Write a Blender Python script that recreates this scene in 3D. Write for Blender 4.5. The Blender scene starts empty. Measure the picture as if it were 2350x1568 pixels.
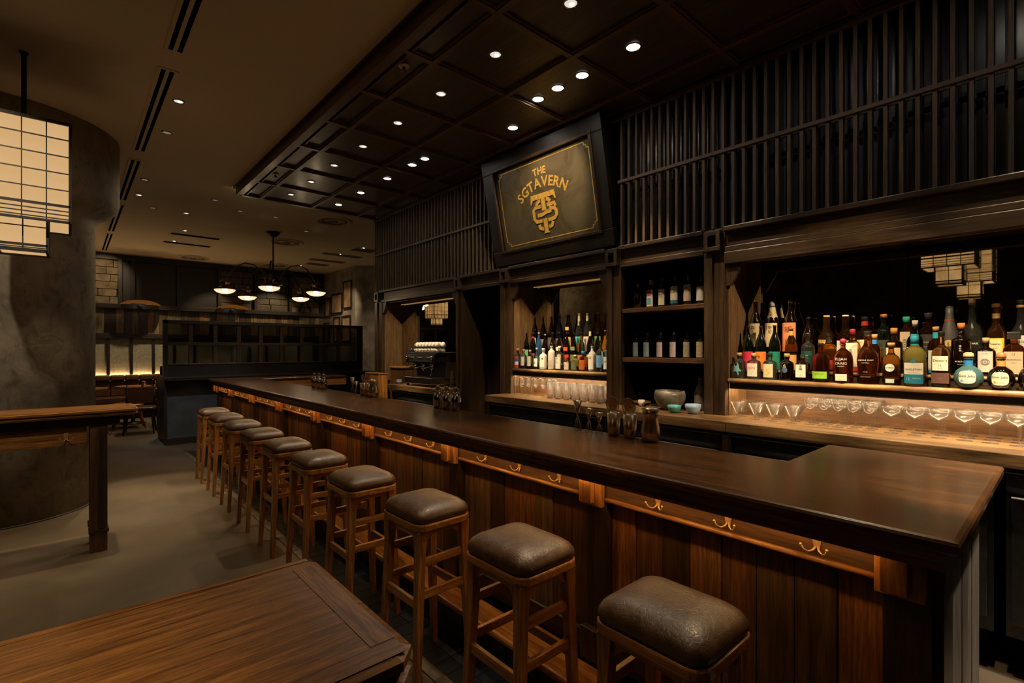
import bpy, math, random
from math import sin, cos, pi, radians, sqrt
random.seed(7)
sc = bpy.context.scene
COL = sc.collection

# ------------------------------------------------------------------ camera, world, exposure
cam = bpy.data.cameras.new('camera')
cam.sensor_width = 36
cam.lens = 36 * 1142 / 2350
cam.shift_y = 15.5 / 2350
cam.clip_start = 0.05
cam_o = bpy.data.objects.new('camera', cam)
cam_o.location = (0, 0, 1.5)
cam_o.rotation_euler = (radians(90), 0, radians(-41.65))
COL.objects.link(cam_o)
sc.camera = cam_o
w = bpy.data.worlds.new('world')
w.use_nodes = True
w.node_tree.nodes['Background'].inputs[0].default_value = (0.02, 0.018, 0.015, 1)
w.node_tree.nodes['Background'].inputs[1].default_value = 0.2
sc.world = w
sc.view_settings.view_transform = 'Standard'
sc.view_settings.look = 'None'
sc.view_settings.exposure = 0.0
sc.view_settings.gamma = 1.0
sc.view_settings.use_curve_mapping = False
cy = sc.cycles
cy.caustics_reflective = False
cy.caustics_refractive = False
cy.sample_clamp_indirect = 2.5
cy.sample_clamp_direct = 12.0
cy.max_bounces = 10
cy.diffuse_bounces = 4
cy.glossy_bounces = 5
cy.transmission_bounces = 8
cy.transparent_max_bounces = 24
cy.use_denoising = True

WARM = (1.0, 0.73, 0.42)
AMBER = (1.0, 0.50, 0.18)

def spot(loc, target, power, deg, blend=0.6, col=WARM, rad=0.03, parent=None):
    l = bpy.data.lights.new('lamp', 'SPOT')
    l.energy = power
    l.spot_size = radians(deg)
    l.spot_blend = blend
    l.color = col
    l.shadow_soft_size = rad
    o = bpy.data.objects.new('lamp', l)
    o.location = loc
    d = [target[i] - loc[i] for i in range(3)]
    yaw = math.atan2(d[1], d[0]); hor = sqrt(d[0] ** 2 + d[1] ** 2)
    pit = math.atan2(hor, -d[2])
    o.rotation_euler = (pit, 0, yaw - pi / 2)
    COL.objects.link(o)
    return o

def point(loc, power, col=WARM, rad=0.04):
    l = bpy.data.lights.new('lamp', 'POINT')
    l.energy = power; l.color = col; l.shadow_soft_size = rad
    o = bpy.data.objects.new('lamp', l); o.location = loc
    COL.objects.link(o)
    return o

# spots set in the downlights: (position, aim, power, cone)
SPOTS = [
    # canopy, row over the bar top
    ((2.13, -0.15, 3.42), (3.62, 0.05, 1.16), 470, 23, 0.4),
    ((2.13, 0.55, 3.42), (3.62, 0.55, 1.16), 470, 23, 0.4),
    ((2.13, 1.22, 3.42), (3.62, 1.10, 1.16), 470, 23, 0.4),
    ((2.13, 1.90, 3.42), (1.15, 1.80, 0.75), 90, 44),
    ((2.13, 2.56, 3.42), (3.62, 3.86, 1.30), 300, 25),
    ((2.14, 3.24, 3.42), (3.62, 3.15, 1.20), 480, 23, 0.4),
    ((2.14, 3.90, 3.42), (1.15, 3.70, 0.75), 90, 48),
    ((2.13, 4.58, 3.42), (3.62, 6.70, 1.30), 260, 26),
    ((2.13, 5.27, 3.42), (3.50, 5.45, 1.25), 420, 25),
    ((2.13, 5.96, 3.42), (1.15, 5.80, 0.75), 80, 48),
    ((2.12, 6.63, 3.42), (1.45, 6.90, 0.90), 60, 50),
    # canopy, row beside the screens
    ((2.75, 0.20, 3.42), (3.165, 0.15, 0.93), 110, 50),
    ((2.75, 0.95, 3.42), (1.15, 0.85, 0.75), 110, 42),
    ((2.75, 1.90, 3.42), (3.165, 1.20, 0.93), 110, 50),
    ((2.76, 2.34, 3.42), (3.58, 2.14, 1.45), 130, 34),
    ((2.76, 2.58, 3.42), (3.35, 3.3, 2.85), 60, 60),
    ((2.76, 2.80, 3.42), (3.165, 3.00, 0.93), 110, 44),
    ((2.95, 3.31, 3.42), (3.30, 3.35, 2.6), 12, 100),
    ((2.75, 4.46, 3.42), (1.15, 4.7, 0.75), 70, 42),
    ((2.75, 5.26, 3.42), (3.165, 5.3, 0.93), 110, 44),
    ((2.75, 5.97, 3.42), (1.80, 6.0, 1.0), 40, 50),
    ((2.75, 6.66, 3.42), (2.6, 8.4, 1.0), 60, 50),
]
# one more canopy fitting just out of view sends light along the bay to the fluted side panel
spot((2.13, -0.80, 3.42), (3.64, 1.62, 1.30), 400, 23)
CEIL_SPOTS = [
    ((-1.0, 0.2, 3.53), (-0.45, 0.80, 1.05), 190, 30),  # unseen spot added to brighten the nearest high table
    ((0.692, 5.71, 3.53), (0.69, 5.8, 0.0), 10, 60),
    ((0.69, 1.05, 3.53), (1.10, 1.2, 0.7), 36, 40),
    ((0.69, 1.95, 3.53), (1.10, 2.3, 0.6), 34, 40),
    ((0.69, 2.95, 3.53), (1.05, 3.3, 0.6), 28, 40),
    ((-0.75, 3.1, 3.53), (-0.40, 6.0, 1.1), 190, 56, 0.9, (1, 0.80, 0.56)),  # added lamp out of view, brightens the plaster column
    ((0.677, 4.92, 3.53), (0.0, 5.55, 0.2), 190, 46),
    ((-1.2, 3.6, 3.53), (-0.75, 4.25, 0.0), 130, 34),  # extra unseen spot, put in for light streaks on the left floor
    ((0.692, 5.71, 3.53), (1.75, 9.27, 0.45), 170, 26, 0.6, (1.0, 0.92, 0.80)),
    ((0.69, 8.275, 3.53), (0.70, 6.3, 0.0), 190, 28),
    ((1.32, 8.92, 3.53), (1.25, 8.6, 0.0), 16, 50),
    ((1.50, 7.86, 3.53), (0.1, 6.7, 2.0), 60, 76, 0.9),
    ((0.69, 10.4, 3.53), (1.6, 9.3, 0.6), 40, 50, 0.6, (0.85, 0.9, 1.0)),
    ((1.49, 11.39, 3.53), (1.1, 11.2, 0.0), 90, 56),
    ((1.50, 10.25, 3.53), (0.9, 11.0, 0.0), 60, 50),
    ((1.5, 12.5, 3.53), (1.2, 13.7, 0.7), 190, 60),
    ((2.9, 12.6, 3.53), (2.5, 13.9, 2.0), 80, 46),
    ((4.28, 12.4, 3.53), (3.9, 13.9, 2.0), 120, 50),
    ((0.6, 12.5, 3.53), (0.55, 13.9, 2.9), 60, 50),
    ((4.39, 10.57, 3.53), (5.29, 13.0, 1.9), 240, 40),
    ((4.48, 9.78, 3.53), (5.6, 11.5, 1.0), 90, 50),
    ((4.49, 12.28, 3.53), (5.29, 12.6, 1.8), 60, 44),
]
for a in SPOTS + CEIL_SPOTS:
    spot(*a)
# two further fittings in the ceiling behind the camera's position, lighting the near end of the bar
spot((2.13, -0.42, 3.42), (2.25, 0.15, 0.05), 400, 26, 0.5, (1, 0.84, 0.68))
spot((3.0, -0.5, 3.42), (3.1, 0.30, 0.0), 420, 34, 0.5, (1, 0.84, 0.68))

# ------------------------------------------------------------------ materials
MATS = {}
class NT:
    def __init__(s, name):
        s.m = bpy.data.materials.new(name); s.m.use_nodes = True
        s.t = s.m.node_tree; s.n = s.t.nodes; s.l = s.t.links
        s.b = s.n['Principled BSDF']
        s.out = s.n['Material Output']
    def new(s, ty, **kw):
        nd = s.n.new(ty)
        for k, v in kw.items():
            if k in nd.inputs.keys(): nd.inputs[k].default_value = v
            else: setattr(nd, k, v)
        return nd
    def link(s, a, b): s.l.new(a, b)
    def set(s, **kw):
        for k, v in kw.items():
            s.b.inputs[k.replace('_', ' ')].default_value = v

def rgba(c): return (c[0], c[1], c[2], 1)

def ramp(nt, c1, c2, p1=0.3, p2=0.7, mid=None):
    r = nt.n.new('ShaderNodeValToRGB')
    r.color_ramp.elements[0].position = p1; r.color_ramp.elements[0].color = rgba(c1)
    r.color_ramp.elements[1].position = p2; r.color_ramp.elements[1].color = rgba(c2)
    if mid:
        e = r.color_ramp.elements.new((p1 + p2) / 2); e.color = rgba(mid)
    return r

def coords(nt, scale=(1, 1, 1), rand=True):
    tc = nt.new('ShaderNodeTexCoord')
    mp = nt.new('ShaderNodeMapping'); mp.inputs['Scale'].default_value = scale
    nt.link(tc.outputs['Object'], mp.inputs['Vector'])
    if rand:
        oi = nt.new('ShaderNodeObjectInfo')
        mu = nt.new('ShaderNodeMath', operation='MULTIPLY'); mu.inputs[1].default_value = 37.0
        nt.link(oi.outputs['Random'], mu.inputs[0])
        nt.link(mu.outputs[0], mp.inputs['Location'])
        nt.oi = oi
    return mp

WOODS = {
    # name: (dark, light, roughness, coat, grain scale, variation)
    'walnut': ((0.024, 0.013, 0.006), (0.075, 0.041, 0.018), 0.42, 0.1, 1.0, 0.25),
    'bar_top': ((0.050, 0.019, 0.005), (0.150, 0.060, 0.015), 0.26, 0.12, 0.8, 0.0),
    'table_oak': ((0.105, 0.040, 0.009), (0.40, 0.175, 0.042), 0.36, 0.2, 2.4, 0.0),
    'plank': ((0.085, 0.042, 0.015), (0.26, 0.13, 0.046), 0.45, 0.1, 1.0, 0.75),
    'panel': ((0.07, 0.033, 0.013), (0.15, 0.07, 0.027), 0.42, 0.15, 1.0, 0.1),
    'teak': ((0.23, 0.083, 0.016), (0.62, 0.27, 0.064), 0.36, 0.25, 1.0, 0.15),
    'black_wood': ((0.007, 0.005, 0.004), (0.022, 0.014, 0.009), 0.45, 0.0, 1.0, 0.2),
    'slab': ((0.085, 0.042, 0.016), (0.34, 0.20, 0.088), 0.34, 0.3, 0.6, 0.0),
    'slat': ((0.06, 0.038, 0.022), (0.15, 0.095, 0.055), 0.7, 0.0, 1.0, 0.2),
    'reed': ((0.13, 0.075, 0.033), (0.27, 0.155, 0.070), 0.45, 0.1, 1.0, 0.1),
    'old_plank': ((0.065, 0.042, 0.024), (0.30, 0.23, 0.14), 0.6, 0.0, 1.0, 1.0),
    'grey_wood': ((0.10, 0.080, 0.060), (0.26, 0.21, 0.16), 0.5, 0.0, 1.0, 0.3),
    'coffer': ((0.050, 0.032, 0.020), (0.085, 0.056, 0.036), 0.38, 0.2, 0.5, 0.4),
    'coffer_beam': ((0.07, 0.038, 0.020), (0.15, 0.085, 0.045), 0.38, 0.2, 0.8, 0.2),
}
def wood(name, axis='Z'):
    key = name + axis
    if key in MATS: return MATS[key]
    d, l, ro, coat, gs, var = WOODS[name]
    nt = NT(key)
    s = [16 * gs] * 3; s['XYZ'.index(axis)] = 0.9 * gs
    mp = coords(nt, s)
    no = nt.new('ShaderNodeTexNoise', Scale=2.2, Detail=7.0, Roughness=0.62, Distortion=0.5)
    nt.link(mp.outputs[0], no.inputs['Vector'])
    r = ramp(nt, d, l, 0.34, 0.68)
    nt.link(no.outputs['Fac'], r.inputs[0])
    # pores and streaks
    no2 = nt.new('ShaderNodeTexNoise', Scale=9.0, Detail=4.0, Roughness=0.7)
    nt.link(mp.outputs[0], no2.inputs['Vector'])
    r2 = ramp(nt, (0.55, 0.55, 0.55), (1.15, 1.15, 1.15), 0.36, 0.6)
    nt.link(no2.outputs['Fac'], r2.inputs[0])
    mx = nt.new('ShaderNodeMix', data_type='RGBA', blend_type='MULTIPLY'); mx.inputs[0].default_value = 1.0
    nt.link(r.outputs[0], mx.inputs[6]); nt.link(r2.outputs[0], mx.inputs[7])
    last = mx.outputs[2]
    if var > 0:
        rr = nt.n.new('ShaderNodeValToRGB'); rr.color_ramp.interpolation = 'CONSTANT'
        if name == 'old_plank':
            cs = [(0.25, 0.2, 0.17), (1.0, 0.95, 0.75), (0.55, 0.62, 0.48), (1.25, 0.62, 0.36), (0.8, 0.9, 0.72), (0.4, 0.3, 0.22), (1.2, 1.1, 0.9), (0.5, 0.36, 0.25)]
        elif name == 'plank':
            cs = [(0.45, 0.40, 0.36), (1.3, 1.12, 0.9), (0.85, 1.0, 1.08), (0.62, 0.52, 0.42), (1.65, 1.25, 0.9), (0.55, 0.58, 0.58), (1.2, 1.35, 1.45), (0.95, 0.8, 0.66)]
        else:
            cs = [(1 - 0.5 * var * ((i * 5) % 8) / 8,) * 3 for i in range(8)]
        el = rr.color_ramp.elements
        el[0].color = rgba(cs[0]); el[1].position = 1 / 8; el[1].color = rgba(cs[1])
        for i in range(2, 8):
            e = el.new(i / 8); e.color = rgba(cs[i])
        nt.link(nt.oi.outputs['Random'], rr.inputs[0])
        m2 = nt.new('ShaderNodeMix', data_type='RGBA', blend_type='MULTIPLY'); m2.inputs[0].default_value = 1.0
        nt.link(last, m2.inputs[6]); nt.link(rr.outputs[0], m2.inputs[7])
        last = m2.outputs[2]
    nt.link(last, nt.b.inputs['Base Color'])
    bp = nt.new('ShaderNodeBump', Strength=0.18, Distance=0.002)
    nt.link(no2.outputs['Fac'], bp.inputs['Height']); nt.link(bp.outputs[0], nt.b.inputs['Normal'])
    nt.set(Roughness=ro, Coat_Weight=coat, Coat_Roughness=0.18)
    MATS[key] = nt.m
    return nt.m

def noisy(name, c1, c2, scale=3, rough=0.6, p1=0.35, p2=0.65, bump=0.1, metal=0.0, detail=6, coat=0.0, rand=False, spec=0.5):
    nt = NT(name)
    mp = coords(nt, (1, 1, 1), rand)
    no = nt.new('ShaderNodeTexNoise', Scale=scale, Detail=detail, Roughness=0.6, Distortion=0.3)
    nt.link(mp.outputs[0], no.inputs['Vector'])
    r = ramp(nt, c1, c2, p1, p2); nt.link(no.outputs['Fac'], r.inputs[0])
    nt.link(r.outputs[0], nt.b.inputs['Base Color'])
    if bump:
        bp = nt.new('ShaderNodeBump', Strength=bump, Distance=0.01)
        nt.link(no.outputs['Fac'], bp.inputs['Height']); nt.link(bp.outputs[0], nt.b.inputs['Normal'])
    nt.set(Roughness=rough, Metallic=metal, Coat_Weight=coat, Specular_IOR_Level=spec)
    MATS[name] = nt.m
    return nt

noisy('concrete_floor', (0.072, 0.053, 0.034), (0.175, 0.135, 0.090), 0.9, 0.5, 0.32, 0.68, 0.04)  # concrete mottling, its contrast raised to suggest patchy light
noisy('ceiling_paint', (0.70, 0.62, 0.49), (0.76, 0.67, 0.53), 1.2, 0.85, 0.3, 0.7, 0.01)
noisy('dark_wall', (0.030, 0.024, 0.018), (0.050, 0.040, 0.030), 2, 0.8)
noisy('textured_wall', (0.12, 0.10, 0.085), (0.28, 0.245, 0.21), 3.0, 0.8, 0.35, 0.65, 0.5, detail=9)
noisy('black_lacquer', (0.010, 0.010, 0.011), (0.018, 0.018, 0.020), 6, 0.28, bump=0.0)
noisy('blue_panel', (0.034, 0.043, 0.053), (0.060, 0.074, 0.090), 5, 0.42, bump=0.05)
noisy('iron', (0.008, 0.006, 0.005), (0.016, 0.012, 0.009), 30, 0.5, bump=0.05, metal=0.3)
noisy('bronze', (0.10, 0.055, 0.028), (0.16, 0.09, 0.045), 20, 0.35, bump=0.03, metal=0.9)
noisy('brass', (0.55, 0.33, 0.13), (0.70, 0.44, 0.19), 20, 0.35, bump=0.02, metal=0.6)
noisy('brass_wood', (0.22, 0.12, 0.05), (0.42, 0.25, 0.11), 8, 0.26, bump=0.04, coat=0.4)
noisy('chrome', (0.62, 0.59, 0.54), (0.72, 0.68, 0.63), 20, 0.15, bump=0.0, metal=1.0)
noisy('steel', (0.30, 0.29, 0.27), (0.42, 0.40, 0.37), 20, 0.26, bump=0.0, metal=1.0)
noisy('fridge_black', (0.022, 0.025, 0.025), (0.036, 0.040, 0.040), 40, 0.35, bump=0.0)
noisy('stone', (0.10, 0.072, 0.040), (0.30, 0.23, 0.13), 5, 0.75, 0.3, 0.7, 0.4, rand=True)
noisy('dark_stone', (0.030, 0.022, 0.014), (0.11, 0.082, 0.050), 5, 0.4, 0.3, 0.7, 0.4, rand=True)
noisy('ceramic_grey', (0.09, 0.078, 0.060), (0.25, 0.22, 0.17), 9, 0.35, bump=0.2)
noisy('ceramic_stripe', (0.13, 0.11, 0.09), (0.24, 0.21, 0.17), 12, 0.6, bump=0.3)
noisy('ceramic_teal', (0.06, 0.30, 0.28), (0.10, 0.40, 0.36), 8, 0.25, bump=0.02)
noisy('ceramic_blue', (0.24, 0.36, 0.58), (0.34, 0.46, 0.66), 8, 0.3, bump=0.02)
noisy('white_cup', (0.55, 0.52, 0.46), (0.66, 0.62, 0.56), 8, 0.35, bump=0.0)
noisy('brown_leather', (0.075, 0.034, 0.018), (0.120, 0.056, 0.030), 9, 0.34, bump=0.1)
noisy('louvre', (0.22, 0.17, 0.11), (0.26, 0.20, 0.13), 9, 0.7, bump=0)
noisy('tile_blue', (0.016, 0.024, 0.042), (0.040, 0.052, 0.075), 9, 0.28, bump=0.05, rand=True)
noisy('sepia_print', (0.20, 0.12, 0.07), (0.42, 0.28, 0.17), 7, 0.5, bump=0)
noisy('green_cloth', (0.17, 0.165, 0.125), (0.27, 0.255, 0.19), 22, 0.7, bump=0.1)
noisy('backing_blue', (0.016, 0.022, 0.030), (0.030, 0.038, 0.048), 5, 0.55, bump=0)
noisy('gold_leaf', (0.70, 0.38, 0.05), (1.0, 0.66, 0.16), 38, 0.4, 0.3, 0.7, 0.25, metal=0.35)

def plaster():
    nt = NT('plaster')
    mp = coords(nt, (1, 1, 0.7), False)
    a = nt.new('ShaderNodeTexNoise', Scale=1.7, Detail=9.0, Roughness=0.65, Distortion=0.6)
    b = nt.new('ShaderNodeTexNoise', Scale=7.0, Detail=8.0, Roughness=0.7, Distortion=1.2)
    nt.link(mp.outputs[0], a.inputs['Vector']); nt.link(mp.outputs[0], b.inputs['Vector'])
    r = ramp(nt, (0.17, 0.148, 0.112), (0.36, 0.315, 0.245), 0.35, 0.68)
    nt.link(a.outputs['Fac'], r.inputs[0])
    r2 = ramp(nt, (0.42, 0.38, 0.33), (1.05, 1.05, 1.05), 0.33, 0.52)
    nt.link(b.outputs['Fac'], r2.inputs[0])
    mx = nt.new('ShaderNodeMix', data_type='RGBA', blend_type='MULTIPLY'); mx.inputs[0].default_value = 0.8
    nt.link(r.outputs[0], mx.inputs[6]); nt.link(r2.outputs[0], mx.inputs[7])
    nt.link(mx.outputs[2], nt.b.inputs['Base Color'])
    bp = nt.new('ShaderNodeBump', Strength=0.35, Distance=0.01)
    nt.link(b.outputs['Fac'], bp.inputs['Height']); nt.link(bp.outputs[0], nt.b.inputs['Normal'])
    nt.set(Roughness=0.8)
    MATS['plaster'] = nt.m
plaster()

def leather():
    nt = NT('seat_leather')
    mp = coords(nt, (1, 1, 1), True)
    n0 = nt.new('ShaderNodeTexNoise', Scale=7.0, Detail=3.0)
    nt.link(mp.outputs[0], n0.inputs['Vector'])
    ad = nt.new('ShaderNodeMix', data_type='RGBA', blend_type='LINEAR_LIGHT'); ad.inputs[0].default_value = 0.30
    nt.link(mp.outputs[0], ad.inputs[6]); nt.link(n0.outputs['Color'], ad.inputs[7])
    v = nt.new('ShaderNodeTexVoronoi', feature='DISTANCE_TO_EDGE', Scale=26.0)
    nt.link(ad.outputs[2], v.inputs['Vector'])
    r = ramp(nt, (0, 0, 0), (1, 1, 1), 0.0, 0.05); nt.link(v.outputs[0], r.inputs[0])
    v2 = nt.new('ShaderNodeTexNoise', Scale=30.0, Detail=6.0); nt.link(mp.outputs[0], v2.inputs['Vector'])
    r3 = ramp(nt, (0.052, 0.023, 0.009), (0.110, 0.056, 0.025), 0.3, 0.7); nt.link(v2.outputs['Fac'], r3.inputs[0])
    nt.link(r3.outputs[0], nt.b.inputs['Base Color'])
    bp = nt.new('ShaderNodeBump', Strength=0.30, Distance=0.002)
    va = nt.new('ShaderNodeTexVoronoi', feature='DISTANCE_TO_EDGE', Scale=15.0)
    n4 = nt.new('ShaderNodeTexNoise', Scale=11.0, Detail=6.0); nt.link(mp.outputs[0], n4.inputs['Vector'])
    a2 = nt.new('ShaderNodeMix', data_type='RGBA', blend_type='LINEAR_LIGHT'); a2.inputs[0].default_value = 0.22
    nt.link(mp.outputs[0], a2.inputs[6]); nt.link(n4.outputs['Color'], a2.inputs[7]); nt.link(a2.outputs[2], va.inputs['Vector'])
    rb = ramp(nt, (0, 0, 0), (1, 1, 1), 0.0, 0.14); nt.link(va.outputs[0], rb.inputs[0])
    mm = nt.new('ShaderNodeMix', data_type='RGBA', blend_type='MIX'); mm.inputs[0].default_value = 0.6
    nt.link(r.outputs[0], mm.inputs[6]); nt.link(rb.outputs[0], mm.inputs[7])
    nt.link(mm.outputs[2], bp.inputs['Height'])
    bp2 = nt.new('ShaderNodeBump', Strength=0.25, Distance=0.003)
    nt.link(v2.outputs['Fac'], bp2.inputs['Height']); nt.link(bp.outputs[0], bp2.inputs['Normal'])
    nt.link(bp2.outputs[0], nt.b.inputs['Normal'])
    nt.set(Roughness=0.40, Specular_IOR_Level=0.8)
    MATS['seat_leather'] = nt.m
leather()

def mirror(name, tint, rough, stain):
    nt = NT(name)
    mp = coords(nt, (1, 1, 1), False)
    a = nt.new('ShaderNodeTexNoise', Scale=2.6, Detail=9.0, Roughness=0.7, Distortion=0.8)
    nt.link(mp.outputs[0], a.inputs['Vector'])
    r = ramp(nt, stain, tint, 0.34, 0.56); nt.link(a.outputs['Fac'], r.inputs[0])
    nt.link(r.outputs[0], nt.b.inputs['Base Color'])
    r2 = ramp(nt, (rough + 0.03,) * 3, (rough,) * 3, 0.3, 0.45); nt.link(a.outputs['Fac'], r2.inputs[0])
    nt.link(r2.outputs[0], nt.b.inputs['Roughness'])
    nt.set(Metallic=1.0)
    MATS[name] = nt.m
mirror('antique_mirror', (0.66, 0.59, 0.46), 0.012, (0.30, 0.25, 0.17))
mirror('sign_mirror', (0.17, 0.14, 0.085), 0.30, (0.09, 0.065, 0.03))
MATS['sign_mirror'].node_tree.nodes['Principled BSDF'].inputs['Metallic'].default_value = 0.45

def plain(name, col, rough=0.5, metal=0.0, spec=0.5, coat=0.0, trans=0.0, ior=1.45):
    if name in MATS: return MATS[name]
    nt = NT(name)
    nt.set(Base_Color=rgba(col), Roughness=rough, Metallic=metal, Specular_IOR_Level=spec, Coat_Weight=coat, Transmission_Weight=trans, IOR=ior)
    MATS[name] = nt.m
    return nt.m

def emit(name, col, strength, grad=None):
    nt = NT(name)
    e = nt.new('ShaderNodeEmission'); e.inputs[0].default_value = rgba(col); e.inputs[1].default_value = strength
    nt.link(e.outputs[0], nt.out.inputs[0])
    MATS[name] = nt.m
    return nt
emit('led_under_bar', (1.0, 0.56, 0.20), 29)
emit('led_shelf', (1.0, 0.70, 0.38), 260)
emit('led_header', (1.0, 0.52, 0.16), 0.30)
emit('led_wall', (1.0, 0.60, 0.25), 110)
emit('downlight_glow', (1.0, 0.90, 0.74), 90)
emit('cove', (1.0, 0.72, 0.42), 14)
emit('downlight_mid', (1.0, 0.90, 0.74), 0.75)
emit('downlight_dim', (1.0, 0.86, 0.68), 0.16)
emit('bulb_white', (1.0, 0.90, 0.72), 16)
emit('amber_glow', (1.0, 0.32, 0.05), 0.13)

def paper():
    # washi panes: even emission, colour mottled at random
    nt = NT('washi_pane')
    tc = nt.new('ShaderNodeTexCoord')
    no = nt.new('ShaderNodeTexNoise', Scale=3.0, Detail=5.0); nt.link(tc.outputs['Object'], no.inputs['Vector'])
    r = ramp(nt, (0.82, 0.48, 0.20), (0.95, 0.60, 0.28), 0.3, 0.7); nt.link(no.outputs['Fac'], r.inputs[0])
    e = nt.new('ShaderNodeEmission'); e.inputs[1].default_value = 0.74
    nt.link(r.outputs[0], e.inputs[0])
    nt.link(e.outputs[0], nt.out.inputs[0])
    MATS['washi_pane'] = nt.m
paper()

def thin_glass(name, tint, refl=1.0, haze=0.0, hazecol=(1, 1, 1), glow=0.0):
    nt = NT(name)
    tr = nt.new('ShaderNodeBsdfTransparent'); tr.inputs[0].default_value = rgba(tint)
    gl = nt.new('ShaderNodeBsdfGlossy'); gl.inputs['Roughness'].default_value = 0.09
    fr = nt.new('ShaderNodeFresnel'); fr.inputs[0].default_value = 1.5
    mu = nt.new('ShaderNodeMath', operation='MULTIPLY'); mu.inputs[1].default_value = refl
    nt.link(fr.outputs[0], mu.inputs[0])
    mx = nt.new('ShaderNodeMixShader'); nt.link(mu.outputs[0], mx.inputs[0])
    nt.link(tr.outputs[0], mx.inputs[1]); nt.link(gl.outputs[0], mx.inputs[2])
    last = mx
    if glow:
        g2 = nt.new('ShaderNodeBsdfGlossy'); g2.inputs['Roughness'].default_value = 0.20
        m3 = nt.new('ShaderNodeMixShader'); m3.inputs[0].default_value = glow
        nt.link(mx.outputs[0], m3.inputs[1]); nt.link(g2.outputs[0], m3.inputs[2]); last = m3
    if haze:
        df = nt.new('ShaderNodeBsdfDiffuse'); df.inputs[0].default_value = rgba(hazecol)
        m2 = nt.new('ShaderNodeMixShader'); m2.inputs[0].default_value = haze
        nt.link(last.outputs[0], m2.inputs[1]); nt.link(df.outputs[0], m2.inputs[2]); last = m2
    nt.link(last.outputs[0], nt.out.inputs[0])
    MATS[name] = nt.m
thin_glass('clear_glass', (0.97, 0.96, 0.93), 1.6, 0.01, (1, 0.95, 0.9))
thin_glass('stem_glass', (1.0, 0.998, 0.995), 0.35, 0.008, (1, 0.95, 0.9), 0.036)
thin_glass('tumbler_glass', (0.98, 0.95, 0.93), 0.8, 0.15, (1, 0.93, 0.88), 0.07)
thin_glass('bottle_clear', (0.86, 0.88, 0.84), 1.5, 0.012, (0.85, 0.9, 0.85))
thin_glass('bottle_teal', (0.35, 0.62, 0.62), 1.5, 0.16, (0.22, 0.50, 0.50))
thin_glass('bottle_frost', (0.6, 0.6, 0.55), 1.0, 0.55, (0.75, 0.73, 0.66))
thin_glass('partition_glass', (0.34, 0.34, 0.32), 1.2)
thin_glass('reeded_glass', (0.5, 0.55, 0.5), 0.8, 0.2, (0.4, 0.45, 0.4))
plain('bottle_dark', (0.0035, 0.0014, 0.0007), 0.05, spec=0.9, coat=1.0)
plain('bottle_green', (0.0012, 0.0030, 0.0016), 0.05, spec=0.9, coat=1.0)
plain('bottle_navy', (0.0015, 0.0026, 0.006), 0.05, spec=0.9, coat=1.0)
plain('bottle_smoke', (0.05, 0.047, 0.045), 0.5)
plain('bottle_amber', (0.82, 0.34, 0.07), 0.03, trans=0.99)
plain('bottle_red', (0.66, 0.17, 0.03), 0.03, trans=0.99)
plain('bottle_brown', (0.48, 0.17, 0.04), 0.03, trans=0.99)
plain('bottle_olive', (0.70, 0.60, 0.16), 0.03, trans=0.90)
plain('bottle_blue', (0.03, 0.10, 0.22), 0.06, coat=0.4)
plain('bottle_gold', (0.9, 0.68, 0.25), 0.03, trans=1.0)
plain('bottle_green_clear', (0.35, 0.6, 0.34), 0.03, trans=1.0)

plain('slot_black', (0.002, 0.002, 0.002), 0.9, spec=0.0)
plain('trim_grey', (0.42, 0.40, 0.37), 0.4)
plain('bottle_tequila', (0.16, 0.36, 0.36), 0.1, trans=0.6)
plain('tumbler_base', (0.85, 0.72, 0.68), 0.12, trans=0.5)
plain('beige_lid', (0.62, 0.45, 0.32), 0.4)
noisy('copper_steel', (0.72, 0.56, 0.38), (0.82, 0.66, 0.46), 10, 0.24, bump=0.0, metal=0.88)
noisy('bottle_fruit', (0.10, 0.12, 0.02), (0.55, 0.55, 0.05), 60, 0.4, 0.45, 0.6, bump=0.0, detail=2)
nt_ = emit('lamp_diffuser', (1.0, 0.74, 0.46), 1.3)
tr_ = nt_.new('ShaderNodeBsdfTransparent'); mx_ = nt_.new('ShaderNodeMixShader'); mx_.inputs[0].default_value = 0.72
nt_.link(tr_.outputs[0], mx_.inputs[1]); nt_.link(nt_.n['Emission'].outputs[0], mx_.inputs[2]); nt_.link(mx_.outputs[0], nt_.out.inputs[0])

def mat(m, axis='Z'):
    if not isinstance(m, str): return m
    if m in WOODS: return wood(m, axis)
    return MATS[m]

def colmat(c, rough=0.55):
    key = 'paint_%02x%02x%02x' % tuple(int(max(0, min(1, v)) * 255) for v in c)
    return plain(key, c, rough)

# ------------------------------------------------------------------ geometry helpers
ORG = {}
def org(o): return ORG.get(o.name, (0.0, 0.0, 0.0)) if o else (0.0, 0.0, 0.0)

def link(name, me, parent=None):
    o = bpy.data.objects.new(name, me)
    COL.objects.link(o)
    if parent: o.parent = parent; ORG[o.name] = org(parent)
    return o

def tag(o, label=None, cat=None, group=None, kind=None):
    if label: o['label'] = label
    if cat: o['category'] = cat
    if group: o['group'] = group
    if kind: o['kind'] = kind
    return o

def thing(name, loc, label, cat, group=None, rz=0):
    o = bpy.data.objects.new(name, None); COL.objects.link(o)
    o.empty_display_size = 0.1
    o.location = loc; o.rotation_euler = (0, 0, rz)
    ORG[o.name] = tuple(loc)
    return tag(o, label, cat, group)

def struct(o): o['kind'] = 'structure'; return o

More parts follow.
